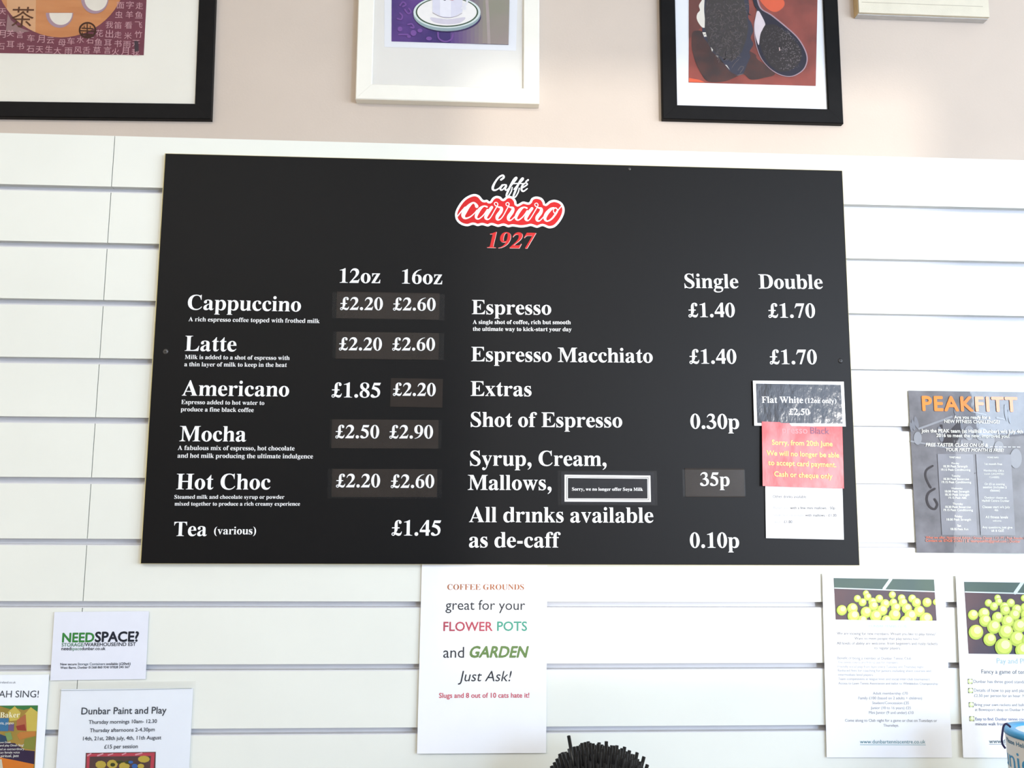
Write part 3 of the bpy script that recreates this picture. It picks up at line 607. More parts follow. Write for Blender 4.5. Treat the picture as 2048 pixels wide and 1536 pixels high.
S.shapes([smooth_line(K([(470, -20), (440, 20), (418, 65), (430, 112), (404, 145), (393, 185), (404, 230), (440, 285), (470, 302), (490, 285), (482, 200), (474, 100), (480, -20)]), 3, True), K([(455, 350), (475, 400), (515, 395), (490, 350)]), K([(545, 510), (560, 560), (575, 530)]), K([(600, 600), (630, 630), (625, 605)]), K([(700, 700), (750, 755), (720, 705)])], WH, 'dish')
TEA1, TEA2, TEA3 = ink(64, 58, 58), ink(112, 102, 100), ink(88, 82, 84)
S.shapes([K([(500, -20), (900, -20), (930, 150), (950, 300), (930, 420), (880, 560), (800, 650), (700, 640), (600, 580), (520, 470), (480, 300), (485, 120)])], TEA1, 'tea')
rr = random.Random(3); lv = [[], []]
for k in range(430):
    y = rr.uniform(-10, 650); c = 715 + 20 * math.sin(y / 90); hw = 220 if y < 350 else 220 - (y - 350) * 0.36
    x = c + rr.uniform(-hw, hw); a = rr.uniform(0, math.pi); l = rr.uniform(14, 42)
    lv[k % 2] += brush(K([(x, y), (x + l * math.cos(a) / 2, y + l * math.sin(a) / 2 + rr.uniform(-6, 6)), (x + l * math.cos(a), y + l * math.sin(a))]), rr.uniform(0.7, 1.5), 2)
lv[0] += brush(K([(840, 760), (870, 720), (900, 730), (860, 790)]), 1.2) + brush(K([(830, 815), (890, 800)]), 1.6) + brush(K([(850, 640), (800, 690), (775, 730)]), 1.0)
S.shapes(lv[0], TEA2, 'tea', clip=iq); S.shapes(lv[1], TEA3, 'tea', clip=iq)
spoon = smooth_line(K([(990, -40), (1020, 60), (1040, 110), (1030, 170), (1010, 270), (1015, 400), (1040, 520), (1090, 640), (1180, 745), (1290, 812), (1400, 832), (1490, 802), (1560, 740), (1590, 640), (1562, 530), (1480, 400), (1350, 280), (1200, 160), (1090, 90), (1050, -40)]), 4)
S.shapes([spoon], ink(176, 150, 158), 'spoon', clip=iq)
S.shapes([smooth_line(K([(985, -40), (1015, 60), (1042, 110), (1036, 170), (1018, 270), (1024, 400), (1048, 520), (1098, 640), (1186, 740), (1292, 804), (1398, 824), (1484, 794), (1550, 735), (1578, 640), (1550, 535), (1470, 408), (1340, 290), (1190, 170), (1075, 95), (1030, -40)]), 4)], ink(52, 50, 62), 'spoon', clip=iq)
S.shapes([smooth_line(K([(1042, 130), (1062, 125), (1085, 160), (1130, 255), (1122, 300), (1090, 345), (1074, 400), (1062, 490), (1040, 440), (1022, 370), (1016, 280), (1028, 190)]), 3, True)], ink(222, 208, 210), 'spoon')
S.shapes([smooth_line(K([(1130, 275), (1230, 268), (1330, 330), (1430, 430), (1512, 530), (1520, 630), (1480, 705), (1400, 760), (1300, 778), (1200, 720), (1125, 620), (1078, 500), (1075, 400), (1108, 310)]), 3)], ink(60, 54, 54), 'tea')
lv = [[], []]
for k in range(420):
    a = rr.uniform(0, 2 * math.pi); q = math.sqrt(rr.random()); x = 1300 + 205 * q * math.cos(a) + 0.0; y = 525 + 240 * q * math.sin(a); x += (y - 525) * 0.32
    if k % 2 and x < 1290: continue
    b = rr.uniform(0, math.pi); l = rr.uniform(6, 18)
    lv[k % 2] += brush(K([(x, y), (x + l * math.cos(b), y + l * math.sin(b))]), rr.uniform(0.6, 1.3), 1)
S.shapes(lv[0], TEA3, 'tea'); S.shapes(lv[1], ink(124, 114, 114), 'tea')
S.shapes(brush(K([(1282, 520), (1286, 550)]), 1.6), ink(230, 200, 190), 'tea')
S.text('OMEGA', 'light', 1531, 1551, 9, 28, ink(120, 60, 50), skew=0.1) if False else None

# far right: bare canvas
o = 0.020 - WY
t = thing('canvas', 'plain cream stretched canvas cut off at the top right corner', 'canvas', tuple(at(1848, 30, o)))
a, b = at(1718, 25, o), at(1979.5, 34.5, o); hgt = 0.36
ux = (b - a).normalized(); uz = Vector((-ux.z, 0, ux.x)); Wd = (b - a).length
def L(u, v, oo): p = a + ux * u + uz * v; return Vector((p.x, -oo + WY, p.z))
def slab(u0, u1, v0, v1, o0, o1, m, name, parent):
    V = [L(u, v, oo) for oo in (o0, o1) for u, v in ((u0, v0), (u1, v0), (u1, v1), (u0, v1))]
    return obj(name, V, [(0, 3, 2, 1), (4, 5, 6, 7), (0, 1, 5, 4), (1, 2, 6, 5), (2, 3, 7, 6), (3, 0, 4, 7)], m, parent)
of = 0.020
cv = slab(0.0004, Wd - 0.0004, 0.0004, hgt, 0.004, of, mat('cream_canvas', (222, 214, 194), 0.8, 0.15, var=0.05, scale=40, bump=0.3, bscale=900), 'canvas_face', t)
slab(-0.0008, 0.0004, 0.0, hgt, 0.0005, of - 0.004, mat('bare_wood_edge', (228, 198, 150), 0.7, 0.2, var=0.2, scale=30), 'side_edge', t)
slab(0, Wd, -0.0008, 0.0004, 0.0005, of - 0.006, mat('grey_canvas_edge', (206, 204, 202), 0.8, 0.15, var=0.1, scale=40), 'lower_edge', t)
slab(0.006, Wd - 0.012, 0.0205, 0.0212, of, of + 0.0002, ink(168, 158, 140), 'pencil_line', t)

# ------------------------------------------------------------------ menu board
bq = [(331, 307), (1685, 342), (1718, 1130), (282, 1127)]
t = thing('menu_board', 'large black menu board with white lettering and a red logo', 'menu board', tuple(at(1000, 1128, 0.01)))
core = Sheet(t, [(329.4, 306.2), (1685.6, 341.4), (1718.6, 1130.8), (280.0, 1127.8)], 0.0100)
core.solid('board_core', CORE, th=0.0098, n=1)
B = Sheet(t, bq, 0.0108)
B.solid('board_face', BOARD, th=0.0008, n=1)
T = lambda s, x0, x1, y0, y1, **k: B.text(s, 'serif', x0, x1, y0, y1, INK, e=0.0003, **k)
for a in [('12oz', 679, 760.5, 565.5, 566.5), ('16oz', 803.6, 884.4, 567.2, 568.7), ('Cappuccino', 375, 601.7, 619.1, 623.2), ('A rich espresso coffee topped with frothed milk', 377, 639.2, 642.5, 646.2),
          ('Latte', 369.5, 472.5, 701.7, 703), ('Milk is added to a shot of espresso with', 369.5, 579.2, 718, 720), ('a thin layer of milk to keep in the heat', 368.7, 573.7, 732.5, 734),
          ('Americano', 363.7, 578, 791.2, 793), ('\u00a31.85', 663, 761.2, 794.6, 795.4), ('Espresso added to hot water to', 362.5, 528.7, 808, 810), ('produce a fine black coffee', 361.5, 507.5, 822.5, 824.2),
          ('Mocha', 358.7, 492.5, 882.5, 883), ('A fabulous mix of espresso, hot chocolate', 355.5, 589.2, 900, 901), ('and hot milk producing the ultimate indulgence', 355, 626, 915.5, 917),
          ('Hot Choc', 352.5, 540.7, 978.7, 979), ('Steamed milk and chocolate syrup or powder', 348.7, 568.7, 997.5, 997.7), ('mixed together to produce a rich creamy experience', 349.2, 600, 1011.2, 1011.4),
          ('Tea', 347.5, 413.7, 1072, 1072), ('(various)', 428, 512, 1068.7, 1068.7), ('\u00a31.45', 783, 881.9, 1070.9, 1071.5),
          ('Espresso', 943.7, 1102.5, 628.2, 629.5), ('A single shot of coffee, rich but smooth', 945.5, 1141.5, 648, 648.5), ('the ultimate way to kick-start your day', 945.5, 1143.2, 661.7, 662.5),
          ('Espresso Macchiato', 942.5, 1305.5, 722.5, 725.5), ('Extras', 941.2, 1063, 791.7, 792.5), ('Shot of Espresso', 941.2, 1244.5, 853.4, 854.8),
          ('Syrup, Cream,', 940, 1213, 931.2, 931.8), ('Mallows,', 935.5, 1103, 979.8, 980), ('All dr\u0131nks available', 938, 1306.7, 1044.2, 1045.3), ('as de-caff', 938, 1121.2, 1094.8, 1095),
          ('Single', 1369, 1476.9, 575.9, 576.6), ('Double', 1517.7, 1645.6, 577.2, 577.7), ('\u00a31.40', 1377, 1470, 634.3, 634.3), ('\u00a31.70', 1536.9, 1630.6, 635.3, 635.7),
          ('\u00a31.40', 1379, 1473, 727.3, 727.5), ('\u00a31.70', 1539.7, 1634, 728.2, 728.5), ('0.30p', 1381, 1478.4, 857.3, 857.8), ('0.10p', 1380, 1478.4, 1095.5, 1095.5)]: T(*a)
# logo
CL = lambda L: [((860 + p[0] / 6.4, 300 + p[1] / 6.4) + ((p[2] / 6.4,) if len(p) > 2 else ())) for p in L]
blob = smooth_line(CL([(320, 830), (340, 755), (400, 660), (470, 598), (560, 564), (630, 583), (682, 640), (730, 638), (765, 658), (800, 612), (850, 588), (905, 600), (935, 628), (975, 597), (1020, 588), (1070, 608), (1103, 655), (1117, 697), (1190, 660), (1265, 672), (1300, 618), (1360, 596), (1430, 615), (1465, 660), (1478, 692), (1530, 652), (1600, 638), (1680, 670), (1720, 740), (1715, 820), (1670, 910), (1600, 985), (1520, 1003), (1440, 975), (1370, 997), (1295, 975), (1240, 985), (1160, 993), (1060, 980), (1000, 990), (940, 970), (870, 985), (790, 963), (740, 980), (670, 963), (610, 975), (550, 958), (480, 977), (400, 958), (340, 905)]), 4, True)
logo = B.shapes([blob], INK, 'logo', e=0.0003)
cx = sum(p[0] for p in blob) / len(blob); cy = sum(p[1] for p in blob) / len(blob)
inner = []
for i, (x, y) in enumerate(blob):
    a, b = blob[i - 1], blob[(i + 1) % len(blob)]; dx, dy = b[0] - a[0], b[1] - a[1]; q = math.hypot(dx, dy) or 1
    inner.append((x - dy / q * 4.6, y + dx / q * 4.6))
RED = ink(198, 34, 36)
B.shapes([inner], RED, 'logo_field', e=0.0005, parent=logo)
ST = []
def pen(*p): ST.extend(brush(CL(p), None, 4))
pen((598, 722, 44), (580, 690, 28), (548, 678, 22), (500, 715, 40), (450, 780, 58), (425, 840, 50), (450, 876, 26), (510, 860, 16), (570, 810, 12), (600, 770, 10))
pen((352, 850, 14), (400, 790, 16), (450, 735, 18))
pen((730, 730, 20), (690, 720, 18), (640, 755, 38), (600, 820, 40), (590, 868, 28), (622, 884, 16), (680, 840, 14), (735, 765, 16))
pen((790, 735, 36), (745, 800, 42), (712, 865, 38), (738, 890, 18), (775, 865, 12), (830, 770, 12), (868, 700, 12), (850, 672, 10), (826, 680, 10), (830, 706, 10), (870, 730, 16), (915, 745, 34), (905, 790, 44), (862, 850, 44), (860, 890, 28), (890, 893, 14), (930, 855, 12), (975, 775, 12), (1012, 700, 12), (998, 674, 10), (974, 684, 10), (976, 708, 10), (1020, 732, 16), (1062, 748, 34), (1050, 795, 44), (1008, 855, 44), (1005, 895, 28), (1038, 898, 14), (1090, 850, 12), (1110, 820, 10))
pen((1240, 745, 20), (1200, 735, 18), (1155, 765, 38), (1112, 830, 40), (1100, 880, 28), (1132, 898, 16), (1190, 855, 14), (1245, 780, 16))
pen((1305, 750, 36), (1258, 812, 42), (1225, 878, 38), (1250, 905, 18), (1285, 878, 12), (1345, 780, 12), (1382, 710, 12), (1366, 682, 10), (1342, 692, 10), (1346, 715, 10), (1385, 740, 16), (1425, 756, 34), (1415, 805, 44), (1372, 862, 44), (1370, 902, 28), (1402, 908, 14), (1445, 868, 12), (1480, 830, 10))
pen((1585, 742, 18), (1545, 760, 36), (1490, 820, 46), (1470, 880, 36), (1500, 912, 18), (1560, 880, 22), (1620, 800, 24), (1630, 765, 14), (1605, 742, 14), (1580, 765, 10), (1585, 800, 12), (1610, 812, 12), (1640, 770, 14), (1690, 710, 12))
B.shapes(ST, INK, 'logo_script', e=0.0007, parent=logo)
ST = []
pen((908, 382, 24), (945, 352, 26), (930, 326, 24), (880, 352, 22), (835, 410, 24), (806, 470, 30), (805, 505, 28), (835, 516, 20), (885, 490, 16), (925, 445, 14))
pen((975, 450, 20), (940, 448, 18), (905, 482, 24), (905, 512, 20), (935, 505, 16), (980, 455, 20), (962, 500, 20), (975, 516, 16), (1005, 495, 14))
pen((1010, 492, 14), (1060, 430, 18), (1108, 368, 20), (1100, 352, 18), (1070, 385, 24), (1025, 470, 26), (985, 560, 26), (978, 592, 18), (1005, 588, 16), (1040, 530, 16), (1052, 480, 14))
pen((1075, 505, 14), (1130, 440, 18), (1190, 378, 20), (1183, 360, 18), (1155, 395, 24), (1112, 480, 26), (1075, 570, 26), (1066, 606, 18), (1095, 600, 16), (1130, 540, 16), (1142, 490, 14))
pen((1045, 432, 14), (1120, 430, 14), (1200, 432, 12))
pen((1165, 495, 14), (1215, 465, 18), (1245, 440, 18), (1225, 422, 16), (1185, 452, 24), (1170, 505, 26), (1195, 530, 20), (1245, 495, 14))
pen((1228, 405, 18), (1255, 385, 24))
B.shapes(ST, INK, 'logo_script', e=0.0005, parent=logo)
B.text('1927', 'serif', 973.8, 1065.4, 495.9, 497.7, ink(226, 196, 192), e=0.0003, skew=0.22, parent=logo)
B.text('1927', 'serif', 973.2, 1064.6, 495.3, 497.1, ink(198, 44, 44), e=0.0005, skew=0.22, parent=logo)
def screw(px, py, r, m):
    p = at(px, py, 0.011); V, F = [], []
    for k, (q, hh) in enumerate(((1, 0), (0.92, 0.0007), (0.55, 0.0013), (0.2, 0.0014))):
        for i in range(14): V.append((p.x + r * q * math.cos(i / 7 * math.pi), -0.0108 - hh, p.z + r * q * math.sin(i / 7 * math.pi)))
    for k in range(3):
        for i in range(14): F.append((k * 14 + i, k * 14 + (i + 1) % 14, (k + 1) * 14 + (i + 1) % 14, (k + 1) * 14 + i))
    F.append(tuple(42 + i for i in range(14)))
    s = obj('screw', V, F, m, t, smooth=True)
    sv, sf = [], []
    for dx, dz in ((r * .5, r * .1), (r * .1, r * .5)):
        v, f = box_data(p.x - dx, p.x + dx, -0.01235, -0.0118, p.z - dz, p.z + dz); b = len(sv); sv += v; sf += [tuple(i + b for i in q) for q in f]
    obj('screw_slot', sv, sf, ink(18, 18, 18), s)
STEEL = mat('dark_screw', (96, 94, 92), 0.4, 0.5, var=0.3, scale=300, metal=0.6)
screw(331, 703, 0.0046, STEEL); screw(1681, 721.5, 0.0046, mat('black_screw', (30, 30, 32), 0.4, 0.5)); screw(1259, 338, 0.0028, STEEL)

# ------------------------------------------------------------------ price strips and notices stuck on the board
BROWN = mat('black_price_card', (50, 44, 40), 0.55, 0.10, var=0.15, scale=30)
def strip(label, tape, card, texts, group='taped price strips'):
    t = thing('price_strip', label, 'price label', tuple(at((card[2][0] + card[3][0]) / 2, card[2][1], 0.0113)), group)
    c = Sheet(t, card, 0.0117); c.solid('card', BROWN, th=0.0005, n=1)
    for s, x0, x1, y0, y1 in texts: c.text(s, 'serif', x0, x1, y0, y1, INK, e=0.0002)
    if tape:
        q = tape[0] if len(tape) == 1 else [tape[0][0], tape[1][1], tape[1][2], tape[0][3]]
        Sheet(t, q, 0.0122).solid('tape', FILM, th=0.00008, n=1)
    return t
strip('dark price strip reading \u00a32.20 \u00a32.60 beside Cappuccino', [[(665.3, 584.6), (682, 584.9), (679, 637.6), (664, 637.2)], [(872, 588.2), (890, 588.7), (888, 640.6), (870, 640.2)]], [(674, 583), (879.4, 586.5), (878.2, 639.2), (672.5, 636.2)], [('\u00a32.20', 680.2, 765.6, 619.6, 620.4), ('\u00a32.60', 786, 871.2, 620.6, 621.5)])
strip('dark price strip reading \u00a32.20 \u00a32.60 beside Latte', [[(666.6, 663.3), (682, 663.6), (680, 717.4), (663.7, 717.2)], [(871, 666.2), (889, 666.4), (887, 720), (869, 719.7)]], [(673, 663), (878.6, 666.4), (876.5, 719.6), (671, 717.7)], [('\u00a32.20', 677.8, 763.7, 700.4, 701.1), ('\u00a32.60', 784.4, 870, 700.8, 701.3)])
strip('short dark price label reading \u00a32.20 beside Americano', None, [(783.6, 756), (886.5, 758), (884, 815), (778.6, 813.5)], [('\u00a32.20', 785.7, 871.3, 791.3, 792.2)])
strip('dark price strip reading \u00a32.50 \u00a32.90 beside Mocha', [[(659.6, 838.2), (674, 838.4), (673, 897.2), (659, 897)], [(866, 840.5), (884, 840.7), (882, 897), (864, 897)]], [(664, 838), (878, 840.4), (875.5, 896.6), (662.6, 896.6)], [('\u00a32.50', 670.7, 758.2, 876.3, 876.8), ('\u00a32.90', 778.7, 866, 876.8, 877)])
strip('dark price strip reading \u00a32.20 \u00a32.60 beside Hot Choc', [[(656.4, 937.2), (672, 937.4), (671, 997.2), (654.4, 997.6)], [(866, 938.5), (884, 938.7), (883, 996.9), (865, 997)]], [(664.6, 937.4), (875.2, 938.8), (873.4, 993.8), (662.6, 994)], [('\u00a32.20', 672, 760, 974.6, 974.9), ('\u00a32.60', 781.4, 868.4, 975.7, 975.7)])
strip('small dark price label reading 35p beside Mallows', [[(1365.5, 940), (1376, 940), (1375, 992), (1365, 992)], [(1484, 939), (1490, 939), (1490.5, 993), (1484, 993)]], [(1371, 936.2), (1488, 937.6), (1489, 994.4), (1370, 994)], [('35p', 1400.3, 1459.3, 971.6, 972)])
# soya milk notice
t = thing('notice', 'small dark notice with white double border about Soya Milk', 'notice', tuple(at(1215, 1010, 0.0113)))
c = Sheet(t, [(1122, 943), (1308, 944.5), (1309, 1009), (1122, 1008.5)], 0.0117); c.solid('card', mat('dark_notice_card', (32, 32, 36), 0.55, 0.14, var=0.1), th=0.0005, n=1)
ring = lambda o, i: [list(o), list(i)[::-1]]
c.shapes([ring([(1129.2, 949.5), (1300.7, 951.2), (1301.7, 1003.8), (1129.2, 1003.2)], [(1133, 953.3), (1297, 955), (1297.8, 1000), (1133, 999.4)]),
          ring([(1134, 954.2), (1296, 955.9), (1296.8, 999), (1134, 998.5)], [(1135.6, 956), (1294.6, 957.5), (1295.2, 997.2), (1135.6, 996.8)])], INK, 'border')
c.text('Sorry, we no longer offer Soya Milk', 'serif', 1144, 1285.7, 981.2, 981.7, INK)
Sheet(t, [(1115.5, 941), (1313.7, 941.7), (1315, 1011), (1116, 1010.5)], 0.0124).solid('tape', FILM, th=0.00008, n=1)
def glossy(root, weight, rough=0.03, bump=0.0, bscale=20.0):
    """Laminated print: every surface of the sheet carries the same clear coat, crinkled where the sheet is."""
    for o in root.children_recursive:
        if o.type != 'MESH': continue
        m = o.data.materials[0]; key = m.name + '_laminated_' + root.name
        if key not in MATS:
            c = m.copy(); c.name = key; MATS[key] = c; nt = c.node_tree; b = nt.nodes['Principled BSDF']
            b.inputs['Coat Weight'].default_value = weight; b.inputs['Coat Roughness'].default_value = rough
            if bump:
                tc = nt.nodes.new('ShaderNodeTexCoord'); mp = nt.nodes.new('ShaderNodeMapping'); mp.inputs['Scale'].default_value = (1.6, 1, 0.8)
                n = nt.nodes.new('ShaderNodeTexNoise'); n.inputs['Scale'].default_value = bscale; n.inputs['Detail'].default_value = 4
                bp = nt.nodes.new('ShaderNodeBump'); bp.inputs['Strength'].default_value = bump; bp.inputs['Distance'].default_value = 0.004
                nt.links.new(tc.outputs['Object'], mp.inputs[0]); nt.links.new(mp.outputs[0], n.inputs['Vector'])
                nt.links.new(n.outputs['Fac'], bp.inputs['Height']); nt.links.new(bp.outputs['Normal'], b.inputs['Coat Normal'])
        o.data.materials[0] = MATS[key]
# flat white label
t = thing('notice', 'crinkled glossy label with white border reading Flat White', 'notice', tuple(at(1600, 852, 0.0113)))
fq = [(1506, 761.5), (1687.2, 763.1), (1691.9, 853.3), (1508.4, 851)]
c = Sheet(t, fq, 0.0150); c.solid('card', PAPER, th=0.0006, n=6)
iq = [(1511.9, 767.2), (1681.5, 769.6), (1685, 847.1), (1514.4, 845.9)]
c.quad(iq, mat('black_label_print', (24, 24, 28), 0.5, 0.3, scale=50, rgb2=(40, 37, 40)), 'print', 4)
c.text('Flat White', 'serif', 1523.4, 1606.2, 805.6, 806.2, INK); c.text('(12oz only)', 'serif', 1610, 1672.5, 805.9, 806.4, INK); c.text('\u00a32.50', 'serif', 1578, 1618.7, 829.8, 830.2, INK)
glossy(t, 0.15, 0.12, 0.16, 45)
# red card notice
t = thing('notice', 'red notice with yellow writing about card payment', 'notice', tuple(at(1606, 976, 0.0113)))
rq = [(1525, 844.7), (1684.4, 847.5), (1688.1, 978.5), (1524.4, 970.2)]
c = Sheet(t, rq, 0.0130, {'l': 0.003, 'b': 0.002}); c.solid('card', mat('red_notice_print', (220, 60, 62), 0.5, 0.3, scale=22, rgb2=(236, 104, 106), contrast=(0.42, 0.6), stretch=(1.5, 1, 0.7)), th=0.0006, n=8)
YEL = ink(252, 222, 112)
c.text('presso', 'bold', 1564, 1615, 866.2, 867.3, ink(226, 128, 132)); c.text('Black', 'bold', 1620.6, 1658.8, 867.2, 868.3, ink(120, 62, 92))
for s, x0, x1, y0, y1 in (('Sorry, from 20th June', 1543.5, 1665, 889.4, 892.5), ('We will no longer be able', 1532.9, 1678, 910.6, 915.2), ('to accept card payment.', 1536, 1672, 930, 934.4), ('Cash or cheque only', 1548, 1664.4, 952.5, 957.5)):
    c.text(s, 'bold', x0, x1, y0, y1, YEL)
glossy(t, 0.16, 0.25, 0.15, 35)
# white drinks card
t = thing('notice', 'white card reading Other drinks available below the red notice', 'notice', tuple(at(1611, 1078, 0.0113)))
c = Sheet(t, [(1529.4, 957), (1683.4, 962), (1689, 1078.7), (1533, 1076.9)], 0.0117, {'l': 0.0015}); c.solid('card', PAPER, th=0.0004, n=6)
G1, G2 = ink(104, 104, 108), ink(190, 190, 194)
for s, x0, x1, y, m in (('Other drinks available', 1545.6, 1612.5, 995.6, G1), ('Babyccino', 1547, 1578, 1018, G2), ('with a few mini mallows - 50p', 1580.2, 1670, 1018.2, G1), ('Small hot chocolate', 1547, 1608, 1032.5, G2), ('with mallows - \u00a31.30', 1610, 1672.7, 1032.8, G1), ('Juice -', 1548.7, 1565.5, 1045.7, G2), ('\u00a31.00', 1567.7, 1584.4, 1045.9, G1)):
    c.text(s, 'light', x0, x1, y, y + 0.3, m)

# ------------------------------------------------------------------ posters on the slats
def sheet_thing(name, label, cat, q, off, lift=None, m=PAPER, group=None, part='sheet', th=0.0003):
    t = thing(name, label, cat, tuple(at((q[2][0] + q[3][0]) / 2, (q[2][1] + q[3][1]) / 2, 0.0)), group)
    s = Sheet(t, q, off, lift); s.base = s.solid(part, m, th=th); return t, s
# coffee grounds
t, s = sheet_thing('notice', 'white A4 notice about coffee grounds for flower pots under the menu board', 'notice', [(843.5, 1127), (1093, 1131), (1093.7, 1504.8), (834.4, 1508.4)], 0.0012, {'l': 0.002, 'b': 0.003})
GR = ink(58, 58, 62)
s.text('COFFEE GROUNDS', 'serif', 894.5, 1048, 1179.4, 1179.4, ink(170, 106, 72), e=.0004, vs=0.95)
s.text('great for your', 'light', 891, 1050.3, 1219.5, 1219.8, GR, e=.0004); s.text('FLOWER', 'bold', 886.7, 985.2, 1261.7, 1261.7, ink(178, 78, 92), e=.0004); s.text('POTS', 'bold', 994.2, 1054.2, 1261.4, 1261.4, ink(78, 152, 130), e=.0004)
s.text('and', 'light', 886.4, 928, 1315.3, 1315.3, GR, e=.0004)
s.text('GARDEN', 'heavy', 937, 1053, 1314.5, 1314.5, ink(104, 130, 78), e=.0004, skew=0.24, vs=1.05)
s.text('Just Ask!', 'light', 917, 1020, 1362.4, 1362.4, GR, e=.0004, skew=0.2); s.text('Slugs and 8 out of 10 cats hate it!', 'bold', 878, 1058.6, 1395.6, 1395.0, ink(198, 84, 96), e=.0004)
# need space card
t, s = sheet_thing('notice', 'small white storage advert card headed NEEDSPACE?', 'notice', [(108.1, 1225.4), (299, 1221), (289.8, 1359.4), (100.9, 1359.6)], 0.0030, {}, mat('bluish_card', (226, 228, 238), 0.6, 0.25, var=0.02))
GN, NV = ink(58, 128, 62), ink(36, 40, 50)
for a in [('NEED', 'heavy', 124, 188.4, 1284.2, 1283.5, GN), ('SPACE?', 'heavy', 189.6, 277.5, 1283.4, 1282.4, NV), ('STORAGE', 'bold', 123.4, 166.5, 1293, 1292.6, ink(78, 122, 92)), ('/WAREHOUSE/IND EST', 'bold', 167, 271.8, 1292.6, 1291.6, NV), ('need', 'bold', 123, 141.8, 1300.4, 1300.3, NV), ('space', 'bold', 142.2, 162.8, 1300.3, 1300.1, ink(108, 142, 122)), ('dunbar.co.uk', 'bold', 163.2, 211, 1300.1, 1299.8, NV),
          ('New secure', 'bold', 120.8, 153.5, 1330.6, 1330.4, NV), ('Storage Containers', 'bold', 155.5, 210.5, 1330.4, 1330, ink(104, 112, 122)), ('available (\u00a320wk)', 'bold', 212.5, 261.3, 1330, 1329.5, NV), ('West Barns, Dunbar 01368 860 934/ 07828 245 567', 'bold', 120.8, 259.3, 1337.5, 1336, NV)]: s.text(*a, e=.0004)
# paint and play in a plastic sleeve
t, s = sheet_thing('poster', 'painting class poster in a clear plastic sleeve headed Dunbar Paint and Play', 'poster', [(121.5, 1379), (384, 1376), (371, 1735), (99, 1738)], 0.0024, {}, mat('bluish_paper', (240, 244, 250), 0.6, 0.25, var=0.02))
DG = ink(62, 68, 78)
for a in [('Dunbar Paint and Play', 162.6, 332.9, 1428.7, 1426.7), ('Thursday mornings 10am- 12.30', 177.4, 314, 1447.7, 1445.7), ('Thursday afternoons 2-4.30pm', 179.8, 309.6, 1464.3, 1462.3), ('14th, 21st, 28th july, 4th, 11th August', 166, 322.7, 1480.7, 1478.4), ('\u00a315 per session', 208.5, 275.7, 1497, 1496)]: s.text(a[0], 'bold', *a[1:], DG, e=.0004)
iq = [(172, 1505.6), (311.9, 1503.5), (306, 1700), (164, 1702)]
im = s.quad(iq, mat('dark_painting', (70, 46, 50), 0.6, 0.2, scale=30, rgb2=(92, 60, 52)), 'painting', 6, e=.0005)
s.shapes([[(174, 1507), (310, 1505), (308.5, 1511.5), (181, 1513), (174, 1518)], [(303, 1505), (310, 1505), (306, 1560), (299, 1560)], [(174, 1512), (180, 1512), (176, 1600), (171, 1600)]], ink(190, 62, 78), 'brushwork', e=.0007)
s.shapes(brush([(176, 1511), (182, 1507)], 3) + brush([(196, 1511), (206, 1507)], 3) + brush([(217, 1510), (226, 1507)], 2.5) + brush([(245, 1509), (252, 1506)], 2.5) + brush([(272, 1509), (284, 1506)], 3), ink(216, 150, 160), 'brushwork', e=.0009)
s.shapes([ell(202, 1529, 11, 8, 9), ell(225, 1528, 11, 9, 9), ell(249, 1532, 11, 8, 9), ell(288, 1518, 12, 7, 9), ell(282, 1532, 7, 5, 8)], ink(190, 166, 62), 'brushwork', e=.0008)
s.shapes([ell(226, 1529, 5, 4, 8), ell(258, 1524, 9, 4, 8), ell(240, 1523, 8, 3, 8)], ink(92, 96, 58), 'brushwork', e=.001)
s.shapes([ell(270, 1532, 6, 5, 9), ell(262, 1524, 5, 3, 8)], ink(58, 96, 158), 'brushwork', e=.0011)
s2 = Sheet(t, [(117, 1366), (389, 1361.5), (376, 1750), (94, 1754)], 0.0034, {}); s2.solid('plastic_sleeve', SLEEVE, th=0.00012)
s2.shapes(brush([(121, 1381), (200, 1380), (300, 1378.5), (383, 1377)], 0.9), ink(170, 178, 184), 'fold_line', e=.0003)
# singing workshop poster
t, s = sheet_thing('poster', 'colourful music poster ending AH SING! cut off by the left edge', 'poster', [(-160, 1351), (93.3, 1348.6), (79, 1700), (-180, 1702)], 0.0016, {'r': 0.002}, mat('bluish_paper', (240, 244, 250)))
s.text('ireland.co.uk', 'light', 0.5, 31.5, 1366.6, 1366.6, ink(110, 114, 120), e=.0004); s.text('AH SING!', 'light', -2.5, 77.3, 1394.8, 1394.6, ink(62, 66, 74), e=.0004)
iq = [(-140, 1412), (76.3, 1410.6), (62, 1680), (-158, 1682)]
s.quad(iq, mat('olive_painting', (140, 124, 58), 0.6, 0.2, scale=18, rgb2=(168, 132, 66)), 'painting', 6, e=.0005)
def pt(polys, c, e): s.shapes(polys, ink(*c), 'brushwork', e=e, clip=iq)
pt([[(-10, 1410), (78, 1409), (75, 1424), (62, 1416), (48, 1420), (36, 1417), (20, 1418), (0, 1412)]], (62, 118, 68), .0006)
pt([[(16, 1424), (30, 1412), (42, 1425), (38, 1440), (20, 1442)], [(50, 1428), (62, 1414), (76, 1424), (74, 1462), (54, 1462), (51, 1445)]], (196, 176, 84), .0007)
pt([[(34, 1440), (52, 1428), (54, 1462), (34, 1460)]], (172, 104, 70), .0008)
pt([[(32, 1452), (50, 1448), (53, 1461), (36, 1460)]], (146, 62, 52), .0009)
pt([[(-10, 1436), (18, 1436), (17, 1462), (-10, 1462)]], (62, 112, 150), .0009)
pt([[(18, 1450), (29, 1446), (28, 1462), (18, 1461)]], (108, 88, 124), .0010)
pt([[(-10, 1464), (12, 1472), (16, 1486), (-10, 1484)]], (52, 72, 92), .0008)
pt([[(10, 1466), (22, 1464), (26, 1478), (16, 1482)]], (122, 150, 92), .0010)
